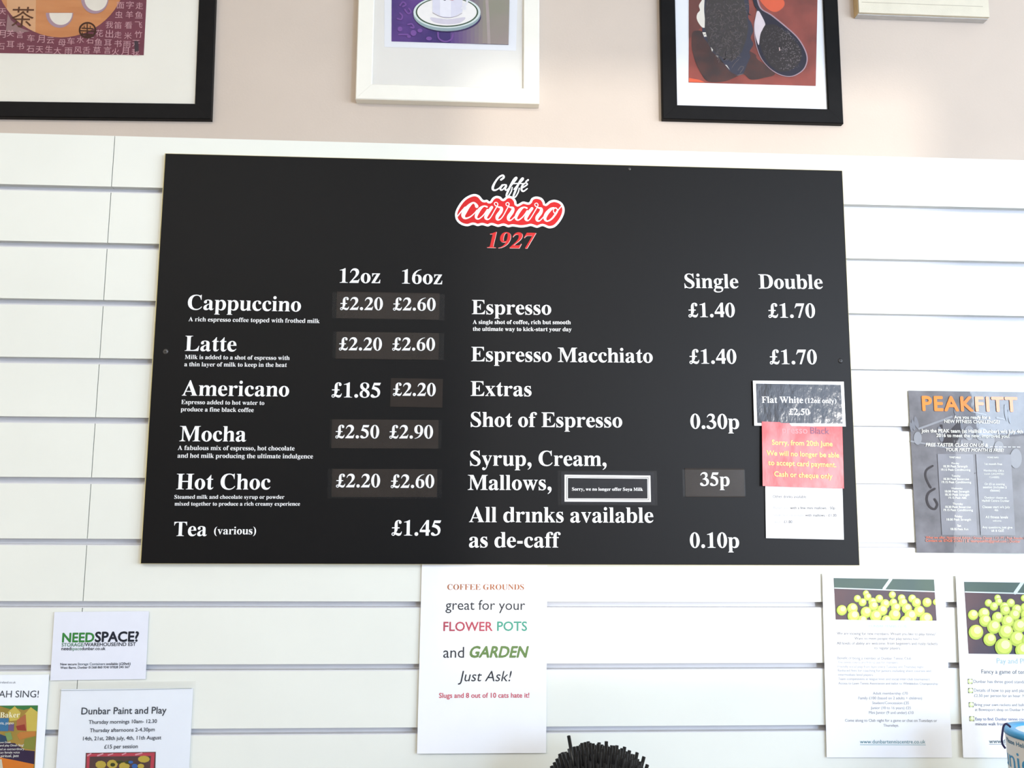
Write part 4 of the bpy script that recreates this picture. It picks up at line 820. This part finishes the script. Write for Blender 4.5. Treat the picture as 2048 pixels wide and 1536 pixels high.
pt([[(34, 1470), (40, 1464), (72, 1462), (71, 1472), (56, 1474), (40, 1480)]], (186, 122, 62), .0009)
pt([[(50, 1478), (72, 1472), (70, 1500), (46, 1496)]], (128, 130, 62), .0010)
pt([[(-10, 1484), (30, 1486), (50, 1500), (70, 1502), (69, 1528), (30, 1522), (-10, 1516)]], (54, 42, 66), .0008)
pt([[(-10, 1510), (8, 1516), (30, 1520), (68, 1528), (66, 1545), (-10, 1545)]], (206, 118, 46), .0009)
pt([[(-10, 1520), (4, 1518), (8, 1545), (-10, 1545)]], (200, 196, 176), .0011)
WT = ink(236, 236, 226)
s.text('Baker', 'serif', 0.7, 40, 1434.8, 1434.4, ink(238, 232, 196), e=.0012)
for a in [('ris, piano', 1, 28, 1448.5, 1448), ('own Dinah', 0, 22, 1486, 1485.8), ('and play Dinah Sing!', 0, 48, 1492.6, 1492), ('ed an extraordinary', 0, 49, 1500, 1499.4), ('can female voice', 0, 40, 1506.6, 1506.2), ('piritual, jazz', 2, 38, 1514, 1513.4)]: s.text(a[0], 'light', *a[1:], WT, e=.0012)
# fitness poster
pq = [(1814.3, 781.2), (2066, 784.5), (2089, 1107), (1835.6, 1105.4)]
t, s = sheet_thing('poster', 'glossy dark grey fitness poster with orange heading PEAKFITT', 'poster', pq, 0.0030, {}, mat('concrete_photo', (80, 78, 82), 0.5, 0.3, scale=26, rgb2=(112, 110, 116), contrast=(0.35, 0.7)))
Q = lambda L: [((1780 + p[0] / 7.642, 760 + p[1] / 7.642) + ((p[2] / 7.642,) if len(p) > 2 else ())) for p in L]
Q2 = lambda L: [((1780 + p[0] / 7.642, 920 + p[1] / 7.642) + ((p[2] / 7.642,) if len(p) > 2 else ())) for p in L]
LG, MG, DKG = ink(138, 140, 146), ink(116, 118, 126), ink(52, 48, 52)
s.shapes([Q([(1040, 640), (1120, 650), (1010, 1000), (820, 980), (840, 850)]), Q([(760, 680), (800, 680), (830, 960), (800, 960)])], DKG, 'photo', e=.0005, clip=pq)
s.shapes(brush(Q([(440, 745), (700, 650), (940, 560)]), 4) + brush(Q([(310, 935), (600, 985), (900, 1045)]), 3.2) + brush(Q([(1245, 485), (1460, 530)]), 3) + brush(Q([(1630, 575), (1740, 600)]), 3), LG, 'barbell', e=.0006, clip=pq)
tilt = lambda cx, cy, rx, ry, a: [(cx + x * math.cos(a) - y * math.sin(a), cy + x * math.sin(a) + y * math.cos(a)) for x, y in ell(0, 0, rx, ry, 20)]
for k, pl in enumerate([Q(tilt(400, 650, 30, 95, -.25)), Q(tilt(355, 690, 24, 85, -.2)), Q(tilt(320, 720, 20, 75, -.15)), Q(tilt(1010, 490, 34, 65, -.25)), Q(tilt(1770, 500, 24, 130, -.12)), Q(tilt(1822, 560, 22, 110, -.12)), Q(tilt(770, 830, 40, 120, -.2)), Q(tilt(1095, 700, 22, 80, -.1)), Q(tilt(1095, 990, 26, 80, -.05))]): s.shapes([pl], MG, 'weight_plate', e=.0007 + k * .00001, clip=pq)
for k, pl in enumerate([Q(ell(420, 890, 62, 100, 20)), Q(ell(1205, 810, 75, 112, 22)), Q(ell(1400, 830, 95, 100, 22)), Q(ell(1500, 930, 95, 120, 22)), Q(ell(1660, 1010, 70, 75, 20)), Q(ell(1920, 1200, 90, 150, 22)), Q(ell(1000, 1290, 70, 75, 20)), Q2(ell(815, 480, 60, 95, 20))]): s.shapes([pl], LG, 'weight_plate', e=.0008 + k * .00001, clip=pq)
s.shapes(brush(Q2([(650, 90), (560, 150), (540, 240), (580, 350), (620, 420)]), 4) + brush(Q2([(680, 440), (590, 500), (560, 600), (600, 710), (680, 750), (720, 680), (680, 600)]), 4.5) + brush(Q2([(1300, 200), (1200, 260), (1180, 420)]), 2.5), DKG, 'photo', e=.0006, clip=pq)
PANEL = mat('grey_text_panel', (112, 112, 118), 0.5, 0.3, scale=22, rgb2=(128, 128, 136), contrast=(0.35, 0.7))
s.quad([(1874.2, 907.9), (1945.5, 908.4), (1954, 1070.4), (1883.4, 1069.8)], PANEL, 'text_panel', e=.0010); s.quad([(1951, 908.4), (2020.8, 909), (2030, 1070.6), (1961, 1070)], PANEL, 'text_panel', e=.0010)
OR = ink(246, 138, 62)
s.text('PEAKFITT', 'heavy', 1844, 2035.5, 820.8, 823, OR, e=.0013, vs=0.98, track=70)
for a in [('Are you ready for a', 'bold', 1907.6, 1980, 837.5, 838), ('NEW FITNESS CHALLENGE?', 'bold', 1888, 1998.8, 845.9, 847.2), ('Join the PEAK team (at Hallhill Dunbar) w/c July 4th', 'bold', 1842, 2045, 864.7, 866.6), ('2016 to meet the new, improved you!', 'bold', 1872, 2018, 873.9, 875.6)]: s.text(*a, WT, e=.0013)
s.text('FREE TASTER CLASS ON US &', 'bold', 1850.7, 1975, 892.8, 894, WT, e=.0013, skew=.2); s.text('YOUR FIRST MONTH IS FREE!', 'bold', 1890, 2006, 902.2, 904, WT, e=.0013, skew=.2)
s.shapes(sum([brush([(1979 + k * 9, 893.6 + k * .1), (1985 + k * 9, 893.7 + k * .1)], 1.6) for k in range(7)], []), ink(210, 210, 216), 'lettering', e=.0013)
def centred(rows, m, cx0, ycx, slope, per, font='bold'):
    for string, y in rows:
        cx = cx0 + (y - ycx) * slope; hw = len(string) * per / 2
        s.text(string, font, cx - hw, cx + hw, y, y + .3, m, e=.0014)
centred([('TIMETABLE', 916.4), ('Monday', 928.1), ('18.30 Peak Strength', 934.7), ('19.15 Peak Conditioning', 941.5), ('Tuesday', 953.4), ('18.30 Peak Boxercise', 959.9), ('19.15 Peak Conditioning', 966.3), ('Wednesday', 978.2), ('18.00 Peak Strength', 984.8), ('18.30 Peak Strength', 991.3), ('19.15 Peak ABS', 997.4), ('Thursday', 1009.3), ('18.30 Peak Boxercise', 1015.8), ('19.15 Peak Conditioning', 1022), ('Friday', 1034.7), ('18.00 Peak Strength', 1041), ('Sat', 1053.3), ('08.00 Peak Run', 1060)], WT, 1909, 916, 0.062, 2.55)
centred([('MORE INFO', 916.4), ('1st month free', 930), ('Membership \u00a330 a', 942.9), ('month (UNLIMITED', 949.4), ('CLASSES)', 956), ('Or \u00a35 an evening', 970), ('session (includes 2', 976.4), ('classes)', 982.8), ('Outdoor classes at', 997), ('Hallhill Centre Dunbar', 1003.4), ('Classes start w/c July', 1016), ('4th', 1022.2), ('All fitness levels', 1036.5), ('welcome', 1043), ('Any questions, just give', 1056.6), ('us a call!', 1063)], WT, 1985, 916, 0.062, 2.5)
OR2 = ink(214, 118, 92)
s.text('What we offer: Nutritional Advice | Group Classes | 121 PT | Peak Results Boxes', 'bold', 1850.7, 2062, 1077, 1078.6, OR2, e=.0013); s.text('Contact us: 07428 213651 | E: teampeakfitt@gmail.com | Dunbar', 'bold', 1850.7, 2040, 1083.4, 1085, OR2, e=.0013)
glossy(t, 0.85, 0.02, 0.02, 14)

# the two tennis posters
YG, YL, YW = ink(176, 196, 84), ink(206, 220, 108), ink(232, 236, 172)
def balls(s, clip, L, base):
    for k, (x, y, r) in enumerate(L):
        e = base + k * 0.00003
        s.shapes([ell(x, y, r, r * 1.02, 20)], YG, 'ball', e=e, clip=clip, parent=s.photo)
        s.shapes([ell(x + r * .10, y - r * .12, r * .84, r * .84, 18)], YL, 'ball', e=e + .00001, clip=clip, parent=s.photo)
        s.shapes([ell(x + r * .22, y - r * .26, r * .5, r * .5, 14)], YW, 'ball', e=e + .00002, clip=clip, parent=s.photo)
COURT = mat('court_photo_upper', (66, 84, 88), 0.5, 0.3, scale=8, rgb2=(78, 96, 84)); COURT2 = mat('court_photo_lower', (62, 60, 74), 0.5, 0.3, scale=8, rgb2=(96, 70, 70), contrast=(.4, .7))
t, s = sheet_thing('poster', 'white tennis club poster with tennis balls photo, left of the pair', 'poster', [(1641.2, 1147.8), (1886, 1150.5), (1907, 1516), (1656.9, 1514)], 0.0014, {'l': 0.0026})
iq = [(1667.2, 1156), (1867.7, 1159), (1873, 1241.4), (1671.3, 1239)]
s.photo = s.quad(iq, COURT2, 'photo', 6, e=.0004)
s.shapes([[(1667.2, 1156), (1867.7, 1159), (1869.4, 1184), (1668.2, 1177)]], COURT, 'court', e=.0006, parent=s.photo)
R1 = lambda L: [((1620 + p[0] / 7.314, 1130 + p[1] / 7.314) + ((p[2] / 7.314,) if len(p) > 2 else ())) for p in L]
s.shapes(brush(R1([(345, 336), (1830, 390)]), 2.2) + brush(R1([(1080, 345), (1180, 205)]), 6), ink(206, 220, 222), 'court_line', e=.0007, clip=iq, parent=s.photo)
balls(s, iq, R1([(815, 415, 45), (840, 465, 55), (690, 490, 52), (765, 545, 58), (1008, 492, 58), (1200, 435, 52), (1335, 485, 56), (1490, 490, 58), (910, 540, 62), (925, 600, 70), (1095, 570, 70), (1213, 550, 60), (1355, 550, 65), (1550, 550, 68), (1705, 545, 68), (1835, 540, 45), (1250, 625, 70), (1410, 635, 75), (1050, 660, 78), (460, 660, 75), (615, 635, 78), (1590, 675, 82), (815, 690, 82), (630, 745, 88), (1230, 730, 88), (955, 745, 88), (1465, 745, 92), (1690, 790, 95), (760, 805, 70), (1110, 805, 72), (1400, 825, 90)]), .0008)
TG = lambda v: ink(v, v, v + 4)  # pale greys: washout from strong light is put into the ink colour
s.text('DUNBAR TENNIS CLUB', 'light', 1738.3, 1813, 1254.7, 1255.2, ink(176, 204, 212), e=.0004)
for a in [('We are looking for new members. Would you like to play tennis?', 1674, 1871.6, 1269.3, 1270.8, 120), ('Want to meet people that play tennis too?', 1708.9, 1838.8, 1279.3, 1280, 128), ('All levels of ability are welcome, from beginners and rusty rackets', 1673.7, 1875, 1288.9, 1289.8, 120), ('to regular players.', 1748.8, 1801.6, 1298.4, 1298.8, 130),
          ('Benefit of being a member at Dunbar Tennis Club:', 1674.7, 1823.7, 1318.5, 1319.3, 160), ('The tennis courts are free to use for members', 1675.4, 1796, 1326.4, 1327, 186), ('Friendly social play from 6pm every Tuesday and Thursday night', 1675.4, 1847, 1335.3, 1336, 186), ('Reduced fees for coaching for juniors including short courses and', 1675.8, 1862, 1343.2, 1344.2, 176), ('intermediate level players', 1676.4, 1745.8, 1351.4, 1351.8, 172), ('Team competitions at league level and social inter-club tournament', 1676.4, 1860, 1359.9, 1360.6, 176), ('Access to Lawn Tennis Association and ballot to Wimbledon Championship', 1676.8, 1875.7, 1368.6, 1369.6, 166),
          ('Adult membership \u00a370', 1745.8, 1815.5, 1389, 1389.2, 166), ('Family \u00a3100 (based on 2 adults + children)', 1716.8, 1844, 1398.5, 1398.8, 160), ('Student/Concession \u00a335', 1744.4, 1818, 1408.2, 1408.4, 166), ('Junior (10 to 16 years) \u00a325', 1741.7, 1822, 1418, 1418.2, 166), ('Mini Junior (9 and under) \u00a310', 1737.9, 1827, 1427.5, 1427.8, 160),
          ('Come along to Club night for a game or chat on Tuesdays or', 1690, 1874, 1443.2, 1443.6, 140), ('Thursdays.', 1766.6, 1797.7, 1453.1, 1453.2, 146)]: s.text(a[0], 'light', *a[1:5], TG(a[5]), e=.0004)
s.text('www.dunbartenniscentre.co.uk', 'light', 1719.8, 1850.8, 1486.8, 1487, ink(70, 130, 142), e=.0004); s.shapes(brush([(1720, 1489.4), (1851, 1489.7)], .8), ink(90, 150, 160), 'underline', e=.0004)
s.shapes(brush([(1675, 1320.4), (1823, 1321.2)], .6), TG(190), 'underline', e=.0004)

t, s = sheet_thing('poster', 'white tennis poster cut off by the right edge, bullet points below its balls photo', 'poster', [(1909, 1152), (2158, 1155.5), (2182, 1517), (1928.9, 1514.5)], 0.0014, {'l': 0.0036})
iq = [(1928, 1163.5), (2140, 1166.5), (2150, 1309.5), (1937, 1307.3)]
s.photo = s.quad(iq, COURT2, 'photo', 8, e=.0004)
s.shapes([[(1928, 1163.5), (2140, 1166.5), (2141.5, 1193), (1929.2, 1183)]], COURT, 'court', e=.0006, parent=s.photo)
R2 = lambda L: [((1860 + p[0] / 10.89, 1130 + p[1] / 10.89) + ((p[2] / 10.89,) if len(p) > 2 else ())) for p in L]
s.shapes(brush(R2([(740, 585), (2048, 622), (3100, 665)]), 2.4) + brush(R2([(1850, 605), (2010, 375)]), 6.5), ink(206, 220, 222), 'court_line', e=.0007, clip=iq, parent=s.photo)
balls(s, iq, R2([(1465, 715, 72), (1490, 800, 82), (1265, 825, 80), (1385, 900, 92), (1750, 825, 92), (2040, 720, 72), (2250, 800, 90), (1610, 910, 100), (1630, 985, 110), (1880, 970, 112), (2060, 920, 95), (2300, 950, 105), (930, 1085, 112), (1165, 1055, 124), (1830, 1085, 122), (2080, 1080, 118), (1460, 1140, 122), (1190, 1210, 132), (1680, 1225, 138), (2320, 1130, 125), (2080, 1230, 130), (1380, 1345, 150), (1930, 1330, 150), (990, 1460, 160), (1640, 1450, 160), (2230, 1400, 155), (1290, 1620, 140), (1880, 1600, 165), (2150, 1650, 170), (1590, 1780, 190), (2000, 1850, 160)]), .0008)
s.text('Pay and Play', 'light', 1993.6, 2062, 1326.6, 1327.4, ink(166, 196, 204), e=.0004)
s.text('Fancy a game of tennis?', 'light', 1962.9, 2066, 1346.9, 1348, TG(104), e=.0004)
for q in ([(1935.3, 1357.5), (1944.6, 1357.6), (1944.9, 1367.8), (1935.6, 1367.7)], [(1936, 1376.1), (1945.6, 1376.2), (1945.9, 1386.3), (1936.3, 1386.2)], [(1937.2, 1404.3), (1946.8, 1404.4), (1947.1, 1414.3), (1937.5, 1414.2)], [(1938.5, 1432.4), (1948, 1432.5), (1948.3, 1442.4), (1938.8, 1442.3)]):
    s.quad(q, ink(84, 84, 78), 'bullet', e=.0004); cx, cy = (q[0][0] + q[2][0]) / 2, (q[0][1] + q[2][1]) / 2
    s.shapes([ell(cx, cy, 4.9, 5.1, 16)], ink(206, 214, 156), 'bullet', e=.0006); s.shapes([ell(cx + .8, cy - 1, 3, 3, 12)], ink(232, 236, 206), 'bullet', e=.0007)
for a in [('Dunbar has three good standard tennis courts', 1946.8, 2104, 1365.7, 1367, 140), ('Details of how to pay and play are on', 1947.9, 2075, 1383.4, 1384.2, 140), ('\u00a32.50 per person for an hour. No need', 1948, 2072, 1393.8, 1394.6, 140), ('Bring your own rackets and balls or hire', 1949, 2073, 1411.9, 1412.5, 140), ('at Bowesport shop on Dunbar High Street', 1949.7, 2078, 1421.7, 1422.3, 140)]: s.text(a[0], 'light', *a[1:5], TG(a[5]), e=.0004)
s.text('Easy to find. Dunbar tennis courts are a five', 'light', 1950.7, 2088, 1440.5, 1441.2, ink(86, 96, 138), e=.0004); s.text('minute walk from Bowesport', 'light', 1951, 2050, 1450.6, 1451, ink(66, 74, 110), e=.0004)
s.text('www.dunbartenniscentre.co.uk', 'light', 1978, 2002.5, 1486.4, 1486.4, ink(58, 84, 94), e=.0004, fit='www'); s.shapes(brush([(1978, 1488.6), (2105, 1489)], .8), ink(80, 100, 110), 'underline', e=.0004)

# ------------------------------------------------------------------ drinking straws in a holder
SX, SY = at(1201, 1560, 0.16).x, -0.16; SZ = at(1201, 1491, 0.16).z - 0.118
TOPC = 0.995
t = thing('straw_holder', 'flared holder packed with black straws below the notices', 'holder', (SX, SY, TOPC))
V, F = [], []; prof = [(0.0, 0.0), (0.046, 0.0), (0.047, SZ - TOPC - 0.030), (0.054, SZ - TOPC + 0.03), (0.0525, SZ - TOPC + 0.03), (0.0455, SZ - TOPC - 0.028), (0.0, SZ - TOPC - 0.028)]
for r, z in prof:
    for i in range(24): V.append((SX + r * math.cos(i / 12 * math.pi), SY + r * math.sin(i / 12 * math.pi), TOPC + z))
for k in range(len(prof) - 1):
    for i in range(24): F.append((k * 24 + i, k * 24 + (i + 1) % 24, (k + 1) * 24 + (i + 1) % 24, (k + 1) * 24 + i))
obj('cup', V, F, mat('dark_holder', (50, 48, 48), 0.4, 0.4), t, smooth=True)
STRAW = mat('black_straw_plastic', (9, 9, 11), 0.25, 0.4, var=0.2, scale=80)
R, Ri, LEN = 0.0027, 0.0023, 0.118; V, F = [], []
for r, z in ((R, 0), (R, LEN), (Ri, LEN), (Ri, LEN - 0.03)):
    for i in range(12): V.append((r * math.cos(i / 6 * math.pi), r * math.sin(i / 6 * math.pi), z))
for k in range(3):
    for i in range(12): F.append((k * 12 + i, k * 12 + (i + 1) % 12, (k + 1) * 12 + (i + 1) % 12, (k + 1) * 12 + i))
F.append(tuple(range(11, -1, -1))); F.append(tuple(36 + i for i in range(12)))
sme = bpy.data.meshes.new('straw'); sme.from_pydata(V, [], F); sme.materials.append(STRAW)
for p in sme.polygons[:36]: p.use_smooth = True
rs = random.Random(11); grid = []
PITCHS = 0.0063
for j in range(-9, 10):
    for i in range(-9, 10):
        gx = (i + 0.5 * (j % 2)) * PITCHS; gy = j * PITCHS * 0.866
        if math.hypot(gx, gy) < 0.0420: grid.append((gx, gy))
SAME = 'black plastic drinking straw bunched in the holder'
tall = min(range(len(grid)), key=lambda k: abs(grid[k][0] + 0.0205) + abs(grid[k][1] - 0.006))
for k, (gx, gy) in enumerate(grid):
    q = math.hypot(gx, gy) / 0.0420; az = math.atan2(gy, gx); tl = math.radians(19.3) * q + rs.uniform(-.002, .002)
    o = bpy.data.objects.new('drinking_straw', sme); COL.objects.link(o)
    d = Vector((math.sin(tl) * math.cos(az), math.sin(tl) * math.sin(az), math.cos(tl)))
    o.rotation_mode = 'QUATERNION'; o.rotation_quaternion = d.to_track_quat('Z', 'Y')
    up = rs.uniform(-0.005, 0.003) - 0.022 * q * q - 0.05 * max(0.0, 0.25 - gy / 0.042) ** 1.0
    if k == tall: up = 0.013
    o.location = Vector((SX + gx, SY + gy, SZ)) + d * up
    o['label'] = 'tallest black straw sticking up out of the bunch' if k == tall else SAME
    o['category'] = 'straw'; o['group'] = 'black drinking straws'

# ------------------------------------------------------------------ collection pot
PY = -0.16; pc = at(2090, 1461, 0.16); PX, PZ = pc.x, pc.z; PR = 0.0540
t = thing('collection_pot', 'white charity collection pot with blue lid at the lower right', 'collection pot', (PX, PY, TOPC))
def lathe(name, prof, m, n=56, parent=t, smooth=True):
    V, F = [], []
    for r, z in prof:
        for i in range(n): V.append((PX + r * math.cos(2 * math.pi * i / n), PY + r * math.sin(2 * math.pi * i / n), z))
    for k in range(len(prof) - 1):
        for i in range(n): F.append((k * n + i, k * n + (i + 1) % n, (k + 1) * n + (i + 1) % n, (k + 1) * n + i))
    o = obj(name, V, F, m, parent, smooth=smooth)
    return o
body = lathe('body', [(0.0, TOPC), (PR - 0.006, TOPC), (PR - 0.0055, TOPC + 0.004), (PR - 0.001, PZ - 0.010), (PR - 0.001, PZ - 0.004)], mat('white_pot_plastic', (226, 224, 220), 0.4, 0.4, var=0.02))
BLUE = mat('blue_lid_plastic', (70, 160, 214), 0.35, 0.45, var=0.04, scale=20)
lid = lathe('lid', [(PR - 0.001, PZ - 0.0078), (PR + 0.0006, PZ - 0.0078), (PR + 0.0006, PZ - 0.0012), (PR - 0.0006, PZ), (PR - 0.0145, PZ), (PR - 0.0155, PZ - 0.003)], BLUE)
lathe('lid_panel', [(PR - 0.0150, PZ - 0.0025), (0.0, PZ - 0.0025)], INK, parent=lid)
slot = box('coin_slot', PX - 0.018, PX + 0.018, PY - 0.002, PY + 0.002, PZ - 0.0025, PZ - 0.002, ink(20, 20, 20), lid)
def wrap(string, font, x0, size, z, m, slope=0.0):
    """lettering wrapped round the pot, starting at angle x0 (degrees from the camera-facing side)"""
    V, F = layout(font, string); W = []
    face = math.atan2(EYE.y - PY, EYE.x - PX)
    for x, y in V:
        zz = z + y * size / 1000; rad = PR - 0.001 - (0.0045) * max(0, (PZ - 0.010 - zz)) / (PZ - 0.010 - TOPC) + 0.0003
        an = face + math.radians(x0) + x * size / 1000 / rad
        W.append((PX + rad * math.cos(an), PY + rad * math.sin(an), zz))
    return obj('lettering', W, F, m, body)
TX = ink(70, 120, 150)
wrap('Please Help', 'bold', -74, 0.0092, PZ - 0.0190, TX)
wrap('unicef', 'light', -92, 0.039, PZ - 0.0540, ink(72, 150, 196))
# strap: dark cord looped through the lid
CORD = mat('navy_cord', (34, 26, 66), 0.6, 0.3, var=0.2, scale=60)
face = math.atan2(EYE.y - PY, EYE.x - PX); 
loop = [(2021, 1454, PR * .80), (2016, 1449.5, 0), (2011, 1448, 0), (2007, 1453, 0), (2005, 1465, 0), (2003.6, 1478, 0), (2005, 1488, 0), (2010.5, 1496.5, 0)]
ctr = [tuple(at(x, y, 0.165)) for x, y, _ in loop]
ctr = smooth_line(ctr, 4); V, F = [], []
for i, p in enumerate(ctr):
    a, b = Vector(ctr[max(0, i - 1)]), Vector(ctr[min(len(ctr) - 1, i + 1)]); d = (b - a).normalized(); n1 = d.cross(Vector((0, 1, 0))).normalized(); n2 = d.cross(n1)
    for k in range(8):
        an = k / 4 * math.pi; V.append(tuple(Vector(p) + n1 * (0.0016 * math.cos(an)) + n2 * (0.0012 * math.sin(an))))
for i in range(len(ctr) - 1):
    for k in range(8): F.append((i * 8 + k, i * 8 + (k + 1) % 8, (i + 1) * 8 + (k + 1) % 8, (i + 1) * 8 + k))
F.append(tuple(range(8))); F.append(tuple(len(V) - 1 - k for k in range(8)))
obj('cord', V, F, CORD, t, smooth=True)
